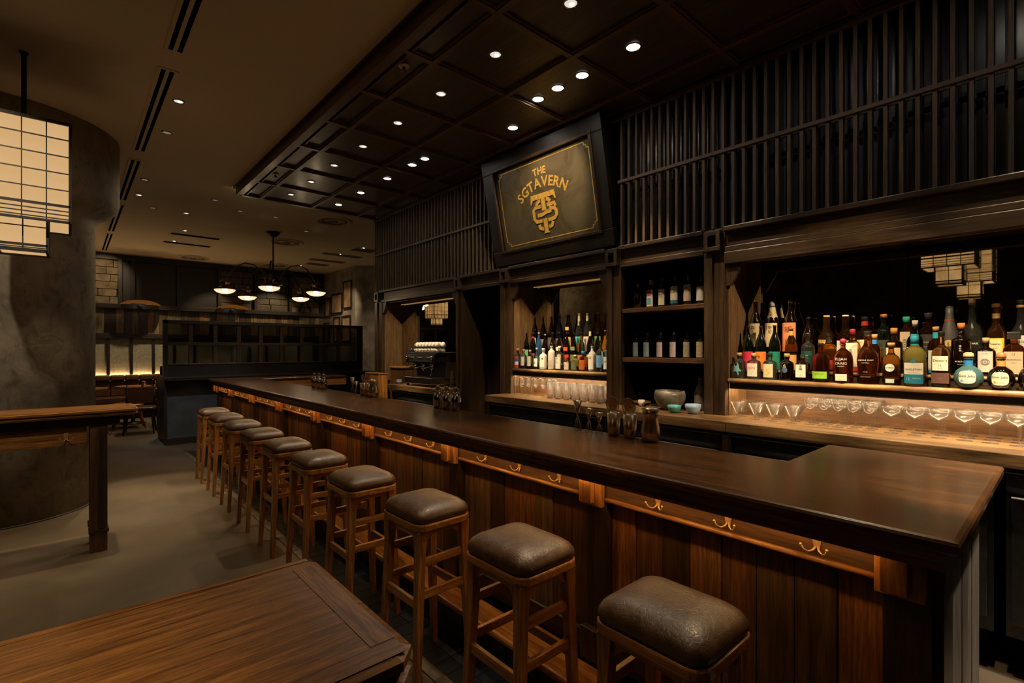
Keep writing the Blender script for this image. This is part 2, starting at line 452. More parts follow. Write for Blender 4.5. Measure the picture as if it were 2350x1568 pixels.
class MB:
    def __init__(s): s.v = []; s.f = []; s.smooth = []
    def add(s, vs, fs, smooth=False):
        n = len(s.v); s.v += vs
        s.f += [tuple(i + n for i in f) for f in fs]; s.smooth += [smooth] * len(fs)
        return s
    def box(s, x0, x1, y0, y1, z0, z1):
        return s.add([(x, y, z) for x in (x0, x1) for y in (y0, y1) for z in (z0, z1)],
                     [(0, 1, 3, 2), (4, 6, 7, 5), (0, 4, 5, 1), (2, 3, 7, 6), (0, 2, 6, 4), (1, 5, 7, 3)])
    def lathe(s, prof, cx=0, cy=0, cz=0, seg=24, n=0, smooth=True, close=True, rx=1.0, ry=1.0):
        # prof: (r, z); n>0 gives a squared (superellipse) section
        vs = []; fs = []
        for (r, z) in prof:
            for k in range(seg):
                a = 2 * pi * (k + 0.5) / seg
                q = 1.0
                if n: q = 1 / (abs(cos(a)) ** n + abs(sin(a)) ** n) ** (1 / n)
                vs.append((cx + r * q * cos(a) * rx, cy + r * q * sin(a) * ry, cz + z))
        for i in range(len(prof) - 1):
            for k in range(seg):
                k2 = (k + 1) % seg
                fs.append((i * seg + k, i * seg + k2, (i + 1) * seg + k2, (i + 1) * seg + k))
        s.add(vs, fs, smooth)
        if close:
            m = len(s.v) - len(vs)
            for row in (0, len(prof) - 1):
                if prof[row][0] > 1e-5:
                    f = tuple(m + row * seg + k for k in range(seg))
                    s.f.append(f if row else f[::-1]); s.smooth.append(False)
        return s
    def tube(s, pts, r, seg=8, smooth=True, caps=True):
        rs = r if isinstance(r, (list, tuple)) else [r] * len(pts)
        vs = []; fs = []; n = len(pts)
        prev = None
        for i, p in enumerate(pts):
            a = pts[max(0, i - 1)]; b = pts[min(n - 1, i + 1)]
            d = [b[j] - a[j] for j in range(3)]; L = sqrt(sum(q * q for q in d)) or 1; d = [q / L for q in d]
            if prev is None:
                up = (0, 0, 1) if abs(d[2]) < 0.9 else (1, 0, 0)
            else: up = prev
            u = [up[j] - d[j] * sum(up[k] * d[k] for k in range(3)) for j in range(3)]
            L = sqrt(sum(q * q for q in u)) or 1; u = [q / L for q in u]; prev = u
            w_ = [d[1] * u[2] - d[2] * u[1], d[2] * u[0] - d[0] * u[2], d[0] * u[1] - d[1] * u[0]]
            for k in range(seg):
                t = 2 * pi * k / seg
                vs.append(tuple(p[j] + rs[i] * (cos(t) * u[j] + sin(t) * w_[j]) for j in range(3)))
        for i in range(n - 1):
            for k in range(seg):
                k2 = (k + 1) % seg
                fs.append((i * seg + k, i * seg + k2, (i + 1) * seg + k2, (i + 1) * seg + k))
        s.add(vs, fs, smooth)
        if caps:
            m = len(s.v) - len(vs)
            s.f += [tuple(m + k for k in range(seg))[::-1], tuple(m + (n - 1) * seg + k for k in range(seg))]
            s.smooth += [False, False]
        return s
    def ball(s, c, r, seg=12, rings=8, sz=1.0):
        prof = [(r * sin(pi * i / rings), -r * sz * cos(pi * i / rings)) for i in range(rings + 1)]
        return s.lathe(prof, c[0], c[1], c[2], seg, close=False)
    def prism(s, poly, axis, a0, a1, smooth=False):
        # poly: 2D points in the plane across `axis`; extruded from a0 to a1
        n = len(poly)
        def P3(p, a):
            if axis == 'X': return (a, p[0], p[1])
            if axis == 'Y': return (p[0], a, p[1])
            return (p[0], p[1], a)
        vs = [P3(p, a0) for p in poly] + [P3(p, a1) for p in poly]
        fs = [tuple(range(n))[::-1], tuple(range(n, 2 * n))]
        fs += [(i, (i + 1) % n, n + (i + 1) % n, n + i) for i in range(n)]
        return s.add(vs, fs, smooth)
    def build(s, name, m, parent=None, bev=0, world=True, axis='Z', subsurf=0):
        me = bpy.data.meshes.new(name)
        o0 = org(parent) if world else (0, 0, 0)
        me.from_pydata([(x - o0[0], y - o0[1], z - o0[2]) for x, y, z in s.v], [], s.f)
        me.polygons.foreach_set('use_smooth', s.smooth)
        me.materials.append(mat(m, axis))
        me.validate(); me.update()
        o = link(name, me, parent)
        if bev:
            b = o.modifiers.new('bevel', 'BEVEL'); b.width = bev; b.segments = 2; b.limit_method = 'ANGLE'; b.angle_limit = radians(40)
        if subsurf:
            b = o.modifiers.new('sub', 'SUBSURF'); b.levels = subsurf; b.render_levels = subsurf
        return o

BOXES = {}
def B(name, m, parent, x0, x1, y0, y1, z0, z1, bev=0):
    dx, dy, dz = x1 - x0, y1 - y0, z1 - z0
    ax = 'XYZ'[[dx, dy, dz].index(max(dx, dy, dz))]
    key = (m if isinstance(m, str) else m.name, round(dx, 4), round(dy, 4), round(dz, 4))
    if key not in BOXES:
        me = bpy.data.meshes.new(name)
        b = MB().box(-dx / 2, dx / 2, -dy / 2, dy / 2, -dz / 2, dz / 2)
        me.from_pydata(b.v, [], b.f); me.materials.append(mat(m, ax)); me.update()
        BOXES[key] = me
    o = link(name, BOXES[key], parent)
    o0 = org(parent)
    o.location = ((x0 + x1) / 2 - o0[0], (y0 + y1) / 2 - o0[1], (z0 + z1) / 2 - o0[2])
    ORG[o.name] = ((x0 + x1) / 2, (y0 + y1) / 2, (z0 + z1) / 2)
    if bev:
        b = o.modifiers.new('bevel', 'BEVEL'); b.width = bev; b.segments = 2
    return o

def copy_tree(o, parent=None):
    c = o.copy(); COL.objects.link(c)
    if parent: c.parent = parent
    ORG[c.name] = ORG.get(o.name, (0, 0, 0))
    for ch in KIDS.get(o.name, []): copy_tree(ch, c)
    return c
KIDS = {}
def index_kids(o):
    KIDS[o.name] = list(o.children)
    for ch in o.children: index_kids(ch)

# lettering: glyph outlines turned into flat polygons
_T = {}
BOLD = [0.0]
def glyphs(txt, size=1.0):
    if (txt, BOLD[0]) in _T: vs, fs, wd = _T[(txt, BOLD[0])]
    else:
        cu = bpy.data.curves.new('lettering', 'FONT'); cu.body = txt; cu.resolution_u = 2; cu.offset = BOLD[0]
        ob = bpy.data.objects.new('lettering', cu); COL.objects.link(ob)
        me = bpy.data.meshes.new_from_object(ob)
        vs = [(v.co.x, v.co.y) for v in me.vertices]; fs = [tuple(p.vertices) for p in me.polygons]
        bpy.data.objects.remove(ob); bpy.data.curves.remove(cu); bpy.data.meshes.remove(me)
        if vs:
            x0 = min(v[0] for v in vs); x1 = max(v[0] for v in vs)
        else: x0 = x1 = 0
        vs = [(v[0] - (x0 + x1) / 2, v[1]) for v in vs]; wd = x1 - x0
        _T[(txt, BOLD[0])] = (vs, fs, wd)
    return [(x * size, y * size) for x, y in vs], fs, wd * size
ORD = ['first', 'second', 'third', 'fourth', 'fifth', 'sixth', 'seventh', 'eighth', 'ninth', 'tenth', 'eleventh', 'twelfth', 'thirteenth', 'fourteenth', 'fifteenth', 'sixteenth', 'seventeenth', 'eighteenth', 'nineteenth', 'twentieth']

# ================================================================== THE ROOM
CZ = 3.55
flo = struct(MB().box(-4.5, 7.5, -3, 14.1, -0.1, 0).build('floor', 'concrete_floor'))
struct(MB().box(-4.5, 7.5, -3, 14.1, CZ, CZ + 0.1).build('ceiling', 'ceiling_paint'))
struct(MB().box(-4.6, -4.5, -3, 14.1, 0, CZ).build('wall_left', 'dark_wall'))
struct(MB().box(-4.5, 7.5, -3.1, -3, 0, CZ).build('wall_front', 'dark_wall'))
wb = struct(MB().box(-4.5, 5.29, 13.98, 14.1, 0, CZ).build('wall_back', 'dark_wall'))
wr = MB()
wr.prism([(5.29, 13.98), (5.29, 11.79), (5.67, 11.46), (7.3, 10.03), (7.5, 10.2), (7.5, 14.1), (5.29, 14.1)], 'Z', 0, CZ)
struct(wr.build('wall_right', 'textured_wall'))
struct(MB().box(3.95, 7.5, -3, 6.97, 0, CZ).build('wall_behind_back_bar', 'dark_wall'))
# plaster column with a swollen head
col = struct(MB().lathe([(0.675, 0), (0.675, 2.70), (0.69, 2.76), (0.74, 2.80), (0.81, 2.84), (0.85, 2.89), (0.866, 2.96), (0.866, CZ)], -0.478, 6.537, 0, 72).build('column', 'plaster'))
MB().lathe([(0.682, 0), (0.682, 0.012), (0.675, 0.014)], -0.478, 6.537, 0, 72).build('foot_joint', 'dark_wall', col)

# ---- back wall: beams, stone panels, boards, lit cloth panels
y0 = 13.9
B('beam', 'black_wood', wb, -1.0, 5.29, 13.80, 13.98, 3.43, 3.55)
B('beam', 'black_wood', wb, -1.0, 5.29, 13.74, 13.98, 2.37, 2.47, 0.004)
for x in (0.36, 0.83, 1.05, 1.90, 2.74, 3.55, 4.40, 5.22):
    B('post', 'black_wood', wb, x - 0.035, x + 0.035, 13.80, 13.96, 2.47, 3.43)
rnd = random.Random(3)
def stones(x0, x1, m, z0=2.47, z1=3.43):
    n = 6; h = (z1 - z0) / n
    for i in range(n):
        x = x0 + rnd.uniform(-0.2, 0)
        while x < x1:
            L = rnd.uniform(0.24, 0.55)
            a = max(x, x0); b = min(x + L, x1)
            if b - a > 0.04:
                B('stone_block', m, wb, a + 0.004, b - 0.004, 13.88 + round(rnd.uniform(0, 0.03), 3), 13.98, z0 + i * h + 0.005, z0 + (i + 1) * h - 0.005, 0.008)
            x += L
stones(0.40, 0.80, 'stone')
stones(2.78, 3.51, 'dark_stone'); stones(3.59, 4.36, 'dark_stone'); stones(4.44, 5.18, 'stone')
for a, b in ((0.86, 1.02), (1.08, 1.87), (1.93, 2.71)):
    B('dark_glass', 'black_wood', wb, a, b, 13.90, 13.92, 2.47, 3.43)
# diagonal timbers in front of the right-hand stones
for (xa, za, xb, zb) in ((4.52, 3.40, 4.95, 2.50), (5.10, 3.40, 4.62, 2.50), (4.80, 3.05, 5.15, 2.75)):
    MB().tube([(xa, 13.86, za), (xb, 13.86, zb)], 0.022, 4, False).build('diagonal_timber', 'black_wood', wb)
x = -0.6; k = 0
while x < 5.25:
    wd = rnd.choice((0.10, 0.12, 0.14, 0.16))
    B('plank', 'old_plank', wb, x + 0.002, min(x + wd, 5.28) - 0.002, 13.88 - 0.006 * (k % 3), 13.98, 1.83, 2.37)
    x += wd; k += 1
B('rail', 'black_wood', wb, -0.6, 5.29, 13.80, 13.98, 1.72, 1.83, 0.004)
for i in range(14):
    xa = -0.60 + 0.40 * i
    B('post', 'black_wood', wb, xa, xa + 0.055, 13.85, 13.96, 0.93, 1.72)
    if xa < 5.0: B('cloth_panel', 'green_cloth', wb, xa + 0.055, xa + 0.40, 13.90, 13.93, 0.87, 1.72)
B('led_strip', 'led_wall', wb, -0.6, 2.6, 13.860, 13.875, 0.885, 0.895)
for i, (x, z, r) in enumerate(((1.17, 2.40, 0.36), (2.98, 2.40, 0.36))):  # added glowing domes in place of amber reflections of the hanging lamp
    t = thing('reflection_dome', (x, 13.6, z), ('amber glowing dome in place of a lamp reflection above the lit leather bench, nearer the plaster column', 'amber glowing dome in place of a lamp reflection on the back wall, above the dark partition')[i], 'lamp', 'amber reflection domes on the back wall')
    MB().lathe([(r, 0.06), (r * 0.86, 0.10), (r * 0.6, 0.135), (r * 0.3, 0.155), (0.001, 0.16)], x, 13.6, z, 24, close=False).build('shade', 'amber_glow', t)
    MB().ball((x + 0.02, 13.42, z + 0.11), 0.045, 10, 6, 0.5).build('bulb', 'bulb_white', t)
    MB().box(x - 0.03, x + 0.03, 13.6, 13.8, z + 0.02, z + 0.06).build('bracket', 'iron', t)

# ---- tufted bench along the back wall
bench = thing('banquette', (1.0, 13.5, 0), 'long brown leather bench with upright padded channels under the lit wall panels', 'bench')
B('base', 'black_wood', bench, -0.6, 5.2, 13.30, 13.80, 0.0, 0.34)
B('seat', 'brown_leather', bench, -0.6, 5.2, 13.22, 13.80, 0.34, 0.47, 0.02)
for i in range(12):
    xa = -0.6 + 0.25 * i
    B('back_channel', 'brown_leather', bench, xa + 0.002, xa + 0.248, 13.62, 13.82, 0.47, 0.80, 0.022)
    B('top_roll', 'brown_leather', bench, xa + 0.001, xa + 0.249, 13.56, 13.84, 0.80, 0.92, 0.03)
B('back_channel', 'brown_leather', bench, 2.4, 5.2, 13.62, 13.82, 0.47, 0.92, 0.022)

# ---- framed pictures on the right wall (X = 5.29)
PICS = [(13.29, 13.67, 2.35, 2.87, 'narrow black-framed sepia picture, nearest the mural wall in the upper row'),
        (12.53, 13.22, 2.41, 2.94, 'wide black-framed sepia picture showing buildings, in the middle of the group'),
        (11.96, 12.46, 2.51, 3.21, 'tall black-framed sepia picture, uppermost and nearest the wall corner'),
        (13.39, 13.74, 1.62, 2.20, 'black-framed sepia picture in the lower row, nearest the mural wall'),
        (12.68, 13.07, 1.66, 2.33, 'small upright black-framed picture below the wide one'),
        (12.02, 12.55, 1.66, 2.33, 'black-framed sepia picture in the lower row, nearest the wall corner')]
F_ = 1142.0
_s, _c = sin(radians(41.65)), cos(radians(41.65))
for (ya, yb, za, zb, lb) in PICS:
    t = thing('picture', (5.27, (ya + yb) / 2, (za + zb) / 2), lb, 'picture', 'framed pictures on the textured wall')
    f = MB()
    f.box(5.25, 5.288, ya, yb, zb - 0.035, zb); f.box(5.25, 5.288, ya, yb, za, za + 0.035)
    f.box(5.25, 5.288, ya, ya + 0.035, za + 0.035, zb - 0.035); f.box(5.25, 5.288, yb - 0.035, yb, za + 0.035, zb - 0.035)
    f.build('frame', 'black_wood', t)
    MB().box(5.272, 5.288, ya + 0.03, yb - 0.03, za + 0.03, zb - 0.03).build('print', 'sepia_print', t)

# ================================================================== CEILING FITTINGS
def slot(xa, xb, ya, yb, label, n=2, along='Y'):
    t = thing('slot_diffuser', ((xa + xb) / 2, (ya + yb) / 2, CZ), label, 'air vent', 'dark linear air slots in the ceiling')
    fr = MB(); sl = MB()
    zt = CZ - 0.001
    if along == 'Y':
        w_ = xb - xa
        fr.box(xa, xb, ya, yb, zt - 0.006, zt)
        for i in range(n):
            a = xa + w_ * (0.17 + 0.40 * i); sl.box(a, a + w_ * 0.21, ya + 0.02, yb - 0.02, zt - 0.008, zt - 0.005)
    else:
        w_ = yb - ya
        fr.box(xa, xb, ya, yb, zt - 0.006, zt)
        sl.box(xa + 0.02, xb - 0.02, ya + w_ * 0.12, yb - w_ * 0.12, zt - 0.008, zt - 0.005)
    fr.build('frame', 'ceiling_paint', t); sl.build('slot', 'slot_black', t)
for i, (a, b) in enumerate([(-0.30, 1.72), (2.03, 4.11), (4.40, 6.42), (6.75, 8.70), (8.98, 11.15), (11.40, 13.40)]):
    slot(0.48, 0.61, a, b, 'long twin-slot air vent in the pale ceiling, %s in line from the near end' % ORD[i])
slot(1.33, 2.12, 10.54, 10.72, 'single dark crosswise ceiling slot nearer the camera, over the left tables', 1, 'X')
slot(1.33, 2.14, 11.46, 11.64, 'single dark crosswise ceiling slot nearer the back wall, over the left tables', 1, 'X')
for i, (x, y, w_, d_) in enumerate(((4.60, 9.82, 0.45, 0.35), (4.50, 10.67, 0.85, 0.22), (4.52, 11.58, 0.80, 0.22), (4.52, 12.22, 0.5, 0.25))):
    t = thing('ceiling_grille', (x, y, CZ), 'brown rectangular ceiling grille beyond the canopy, %s of four from the lattice screen' % ORD[i], 'air vent', 'rectangular ceiling grilles')
    MB().box(x - w_ / 2, x + w_ / 2, y - d_ / 2, y + d_ / 2, CZ - 0.008, CZ - 0.001).build('frame', 'louvre', t)
    m = MB()
    for j in range(5):
        yy = y - d_ / 2 + d_ * (j + 0.3) / 5
        m.box(x - w_ / 2 + 0.02, x + w_ / 2 - 0.02, yy, yy + d_ * 0.08, CZ - 0.014, CZ - 0.008)
    m.build('louvre', 'louvre', t)
for i, (x, y, r) in enumerate(((3.18, 7.88, 0.28), (3.13, 10.05, 0.30), (2.09, 13.18, 0.32), (3.78, 13.0, 0.30))):
    t = thing('round_diffuser', (x, y, CZ), ('round stepped air diffuser beside the end of the coffered canopy', 'round stepped air diffuser just behind the lamp rod', 'round stepped air diffuser near the back wall, over the left tables', 'round stepped air diffuser near the back wall, beyond the hanging lamp')[i], 'air vent', 'round ceiling diffusers')
    for nm, ra, rb, mm in (('ring', 1.0, 0.88, 'ceiling_paint'), ('ring', 0.72, 0.62, 'louvre'), ('ring', 0.48, 0.38, 'ceiling_paint')):
        MB().lathe([(r * rb, -0.002), (r * rb, -0.022), (r * ra, -0.016), (r * ra, -0.002)], x, y, CZ, 32, close=False).build(nm, mm, t)
    MB().lathe([(r * 0.2, -0.002), (r * 0.2, -0.03), (0.001, -0.034)], x, y, CZ, 24, close=False).build('hub', 'louvre', t)

def downlight(x, y, z, label, glow, r=0.042, group='canopy downlights'):
    t = thing('downlight', (x, y, z), label, 'ceiling light', group)
    if glow == 'downlight_mid': MB().lathe([(r * 0.45, -0.0045), (0.001, -0.005)], x + 0.008, y, z, 14, close=False).build('bulb', 'downlight_glow', t)
    MB().lathe([(r, -0.001), (r * 1.05, -0.007), (r * 1.28, -0.006), (r * 1.32, -0.001)], x, y, z, 24, close=False).build('trim_ring', 'steel', t)
    MB().lathe([(r, -0.002), (r * 0.97, -0.004), (0.001, -0.004)], x, y, z, 20, close=False).build('lens', glow, t)
PZ = 3.468
n1 = n2 = 0
for (x, y), g in [((2.13, -0.15), 0), ((2.13, 0.55), 0), ((2.13, 1.22), 0), ((2.134, 1.896), 1), ((2.13, 2.561), 1), ((2.144, 3.236), 1), ((2.14, 3.904), 1), ((2.135, 4.582), 1), ((2.125, 5.263), 1), ((2.13, 5.96), 1), ((2.116, 6.626), 1)]:
    downlight(x, y, PZ, 'small round downlight in the coffer row over the bar top, %s from near end' % ORD[n1], 'downlight_mid', 0.036); n1 += 1
for (x, y) in [(2.75, 0.20), (2.75, 0.95), (2.748, 1.90), (2.758, 2.341), (2.756, 2.579), (2.762, 2.796), (2.953, 3.309), (2.753, 4.455), (2.745, 4.695), (2.751, 5.264), (2.75, 5.965), (2.751, 6.662)]:
    downlight(x, y, PZ, 'bright round downlight in the coffer row beside the screens, %s from near end' % ORD[n2], 'downlight_glow'); n2 += 1
n3 = 0
for (x, y, g) in [(0.677, 4.919, 1), (0.692, 5.708, 0), (0.683, 7.478, 0), (0.69, 8.275, 1), (0.911, 8.905, 0), (1.321, 8.916, 1), (1.506, 7.862, 0), (1.902, 8.239, 0), (1.499, 10.249, 1), (1.49, 11.385, 1), (2.402, 8.256, 0), (4.392, 10.566, 1), (4.494, 12.279, 1), (4.482, 9.6, 1), (4.28, 12.7, 1), (3.1, 8.9, 0)]:
    downlight(x, y, CZ, 'round downlight in the pale plaster ceiling, %s counting away from the camera' % ORD[n3], 'downlight_mid' if g else 'downlight_dim', 0.034, 'plaster ceiling downlights'); n3 += 1
for i, y in enumerate((3.089, 5.977)):
    t = thing('sprinkler', (1.74, y, PZ), ('sprinkler head with a pale round plate in the canopy edge row, nearer the camera', 'sprinkler head with a pale round plate in the canopy edge row, near its far corner')[i], 'sprinkler', 'canopy sprinklers')
    MB().lathe([(0.040, -0.001), (0.036, -0.008), (0.012, -0.010)], 1.74, y, PZ, 20).build('plate', 'white_cup', t)
    MB().lathe([(0.010, -0.010), (0.010, -0.03), (0.018, -0.034), (0.018, -0.038), (0.001, -0.038)], 1.74, y, PZ, 12).build('nozzle', 'bronze', t)

# ================================================================== COFFERED CANOPY
can = thing('coffered_canopy', (2.5, 3.0, 3.44), 'dark coffered timber canopy hung over the whole bar', 'canopy')
YL = [-1.25, -0.56, 0.14, 0.83, 1.53, 2.22, 2.90, 3.565, 4.24, 4.93, 5.63, 6.33, 7.0]
XL = [1.66, 1.86, 2.515, 3.17, 3.44]
B('fascia', 'coffer_beam', can, 1.575, 1.60, -1.3, 7.04, 3.44, 3.53)
B('fascia_lip', 'black_wood', can, 1.55, 1.60, -1.3, 7.06, 3.525, 3.545)
B('cove_strip', 'cove', can, 1.62, 2.4, 7.048, 7.056, 3.50, 3.508)
B('fascia', 'coffer_beam', can, 1.60, 3.46, 7.02, 7.045, 3.44, 3.54)
B('edge_board', 'coffer_beam', can, 1.60, 1.645, -1.3, 7.02, 3.44, 3.50)
B('edge_board', 'coffer_beam', can, 1.60, 3.46, 6.98, 7.02, 3.44, 3.50)
B('top_board', 'black_wood', can, 1.60, 3.6, -1.3, 7.02, 3.50, 3.52)
for x in XL[1:-1]:
    B('beam', 'coffer_beam', can, x - 0.020, x + 0.020, -1.3, 7.0, 3.44, 3.50)
for y in YL[:-1]:
    B('cross_beam', 'coffer_beam', can, 1.645, 3.46, y - 0.020, y + 0.020, 3.442, 3.50)
for i in range(len(YL) - 1):
    for j in range(len(XL) - 1):
        xa, xb, ya, yb = XL[j] + 0.02, XL[j + 1] - 0.02, YL[i] + 0.02, YL[i + 1] - 0.02
        B('panel', 'coffer', can, xa, xb, ya, yb, PZ, 3.50)
        bm = MB(); q = 0.014
        bm.box(xa, xb, ya, ya + q, 3.452, PZ); bm.box(xa, xb, yb - q, yb, 3.452, PZ)
        bm.box(xa, xa + q, ya + q, yb - q, 3.452, PZ); bm.box(xb - q, xb, ya + q, yb - q, 3.452, PZ)
        bm.build('bead', 'coffer_beam', can)
B('crown', 'coffer_beam', can, 3.435, 3.47, -1.3, 7.02, 3.40, 3.45, 0.004)

# ================================================================== BACK BAR
bb = thing('back_bar', (3.6, 3.0, 0), 'tall dark timber back bar with mirrored bays and a central niche', 'cabinet')
XF = 3.45
def post(ya, yb, z0=1.025, z1=2.35, inset=True):
    m = (ya + yb) / 2
    B('post', 'walnut', bb, XF, 3.80, ya, yb, z0, z1, 0.004)
    B('post_strip', 'walnut', bb, XF - 0.02, XF, ya + (yb - ya) * 0.55, yb - 0.008, z0, 2.18, 0.003)
    # square joint block with a dark sunk middle
    q = min(0.06, (yb - ya) / 2)
    j = MB()
    za, zb = 2.19, 2.33
    j.box(3.405, XF, m - q, m + q, zb - 0.03, zb); j.box(3.405, XF, m - q, m + q, za, za + 0.03)
    j.box(3.405, XF, m - q, m - q + 0.03, za + 0.03, zb - 0.03); j.box(3.405, XF, m + q - 0.03, m + q, za + 0.03, zb - 0.03)
    j.build('joint_block', 'walnut', bb, bev=0.002)
post(6.777, 6.974, 0.0); post(4.766, 4.872, 0.0); post(3.90, 4.054, 0.0); post(2.507, 2.651); post(1.621, 1.776)
def header(ya, yb, low):
    B('header', 'walnut', bb, XF + 0.012, 3.50, ya, yb, low + 0.04, 2.33)
    B('header_cap', 'walnut', bb, XF - 0.035, 3.6, ya, yb, 2.318, 2.352, 0.005)
    B('header_rail', 'walnut', bb, XF - 0.012, 3.50, ya, yb, 2.175, 2.215, 0.004)
    if low < 2.15: B('header_rail', 'walnut', bb, XF - 0.02, 3.50, ya, yb, low, low + 0.085, 0.005)
header(4.872, 6.777, 2.17); header(4.054, 4.766, 2.17); header(2.651, 3.90, 2.17); header(1.776, 2.507, 2.17); header(-0.9, 1.621, 2.09)
def bracket(y, s, z):
    MB().prism([(y, z), (y, z - 0.16), (y + s * 0.035, z - 0.16), (y + s * 0.11, z - 0.03), (y + s * 0.11, z)], 'X', 3.46, 3.49).build('corner_bracket', 'walnut', bb)
bracket(6.777, -1, 2.18); bracket(4.872, 1, 2.18); bracket(3.90, -1, 2.18); bracket(2.651, 1, 2.18); bracket(1.621, -1, 2.10)
XM = 3.775
def bay(ya, yb, ztop, zbot=1.29, panels=1, jambs=True):
    n = panels; L = (yb - ya) / n
    for i in range(n):
        MB().box(XM, XM + 0.01, ya + L * i + 0.003, ya + L * (i + 1) - 0.003, zbot, ztop).build('mirror', 'antique_mirror', bb)
    B('back_panel', 'panel', bb, XM, XM + 0.012, ya, yb, 1.025, zbot)
    B('soffit', 'black_wood', bb, 3.49, XM, ya, yb, ztop - 0.01, ztop + 0.02)
    B('led_strip', 'led_header', bb, XM - 0.030, XM - 0.022, ya + 0.04, yb - 0.04, ztop - 0.018, ztop - 0.010)
    for y, s in (((yb, -1), (ya, 1)) if jambs else ((yb, -1),)):
        k = 16
        m = MB()
        for q in range(k):
            xa = 3.52 + (XM - 3.52) * q / k
            m.box(xa + 0.002, xa + (XM - 3.52) / k - 0.002, min(y, y + s * 0.012), max(y, y + s * 0.012), 1.025, ztop)
        m.box(3.50, XM, min(y, y + s * 0.006), max(y, y + s * 0.006), 1.025, ztop)
        m.build('fluted_jamb', 'reed', bb)
bay(4.872, 6.777, 2.17, 1.03, 1)
bay(2.651, 3.90, 2.17)
bay(0.656, 1.621, 2.16, 1.29, 1, False)
MB().box(XM, XM + 0.01, -0.9, 0.650, 1.29, 2.16).build('mirror', 'antique_mirror', bb)
B('back_panel', 'panel', bb, XM, XM + 0.012, -0.9, 0.656, 1.025, 1.29)
B('soffit', 'black_wood', bb, 3.49, XM, -0.9, 0.656, 2.15, 2.18)
B('led_strip', 'led_header', bb, XM - 0.030, XM - 0.022, -0.9, 0.60, 2.142, 2.150)
# the niche between the posts and the dark doorway
B('niche_back', 'black_wood', bb, 3.84, 3.86, 1.70, 2.60, 1.025, 2.18)
B('niche_side', 'black_wood', bb, 3.50, 3.84, 1.760, 1.776, 1.025, 2.18)
B('niche_side', 'black_wood', bb, 3.50, 3.84, 2.507, 2.523, 1.025, 2.18)
for z in (1.83, 1.422):
    B('niche_shelf', 'panel', bb, 3.47, 3.84, 1.776, 2.507, z - 0.036, z, 0.003)
B('door_back', 'black_wood', bb, 3.90, 3.94, 4.054, 4.766, 0, 2.35)
B('plinth', 'black_wood', bb, 3.84, 3.94, -0.9, 4.0, 0, 3.44)
B('plinth', 'black_wood', bb, 3.84, 3.94, 4.766, 6.97, 0, 3.44)
# stepped bottle shelves
def stepped(ya, yb, lab, nose):
    t = thing('bottle_shelf', (3.6, (ya + yb) / 2, 1.25), lab, 'shelf', 'stepped bottle shelves')
    B('board', 'walnut', t, 3.475, XM - 0.002, ya, yb, 1.255, 1.29)
    MB().tube([(3.478, ya, 1.274), (3.478, yb, 1.274)], 0.0165, 12).build('rounded_nose', nose, t)
    B('apron', 'black_wood', t, 3.492, 3.505, ya, yb, 1.215, 1.255)
    B('apron', 'black_wood', t, 3.62, 3.635, ya, yb, 1.215, 1.255)
    B('step', 'walnut', t, 3.577, XM - 0.002, ya, yb, 1.29, 1.355)
    MB().tube([(3.577, ya, 1.342), (3.577, yb, 1.342)], 0.011, 10).build('rail', nose, t)
    B('step', 'walnut', t, 3.664, XM - 0.002, ya, yb, 1.355, 1.42)
    B('led_strip', 'led_shelf', t, 3.512, 3.524, ya + 0.03, yb - 0.03, 1.222, 1.230)
stepped(-0.7, 1.609, 'long stepped shelf with a shiny rounded front, under the whisky and tequila bottles', 'brass_wood')
stepped(2.664, 3.888, 'shorter stepped shelf in the middle bay, under the sake bottles', 'brass_wood')

# lattice screens above
def lattice(ya, yb, lab):
    t = thing('lattice_screen', (3.46, (ya + yb) / 2, 2.35), lab, 'screen', 'timber lattice screens')
    y = yb - 0.03; 
    while y > ya + 0.01:
        B('slat', 'slat', t, 3.445, 3.485, y - 0.010, y + 0.010, 2.352, 3.402)
        y -= 0.072
    B('rail', 'slat', t, 3.432, 3.455, ya, yb, 2.878, 2.904, 0.002)
    B('rail', 'slat', t, 3.490, 3.500, ya, yb, 2.880, 2.902)
    B('backing', 'backing_blue', t, 3.60, 3.615, ya, yb, 2.352, 3.44)
    yy = yb - 0.05
    while yy > ya + 0.03:
        B('backing_rib', 'black_lacquer', t, 3.575, 3.60, yy - 0.022, yy + 0.012, 2.352, 3.44)
        yy -= 0.072
lattice(4.17, 6.96, 'shorter lattice screen of thin upright slats above the coffee machine bay')
lattice(-0.75, 2.53, 'long lattice screen of thin upright slats above the big mirror')
B('end_post', 'walnut', bb, 3.44, 3.49, 6.955, 6.975, 2.35, 3.42)

# worktops
w1 = thing('worktop', (3.4, 0.3, 1.0), 'thick brightly lit oak worktop with a rough grain edge under the coupe glasses', 'worktop', 'back bar worktops')
B('slab', 'slab', w1, 3.16, 3.775, -0.9, 1.484, 0.958, 1.025, 0.004)
w2 = thing('worktop', (3.4, 2.7, 1.0), 'thick oak worktop running from the niche to the dark doorway', 'worktop', 'back bar worktops')
B('slab', 'slab', w2, 3.16, 3.775, 1.487, 3.967, 0.958, 1.025, 0.004)
w3 = thing('worktop', (3.4, 5.4, 1.0), 'short oak worktop under the coffee machine', 'worktop', 'back bar worktops')
B('slab', 'slab', w3, 3.16, 3.775, 4.80, 6.05, 0.958, 1.025, 0.004)
B('divider', 'walnut', w1, 3.17, 3.28, 1.46, 1.51, 0.0, 0.958)
B('divider', 'walnut', w2, 3.17, 3.28, 3.92, 3.96, 0.0, 0.958)

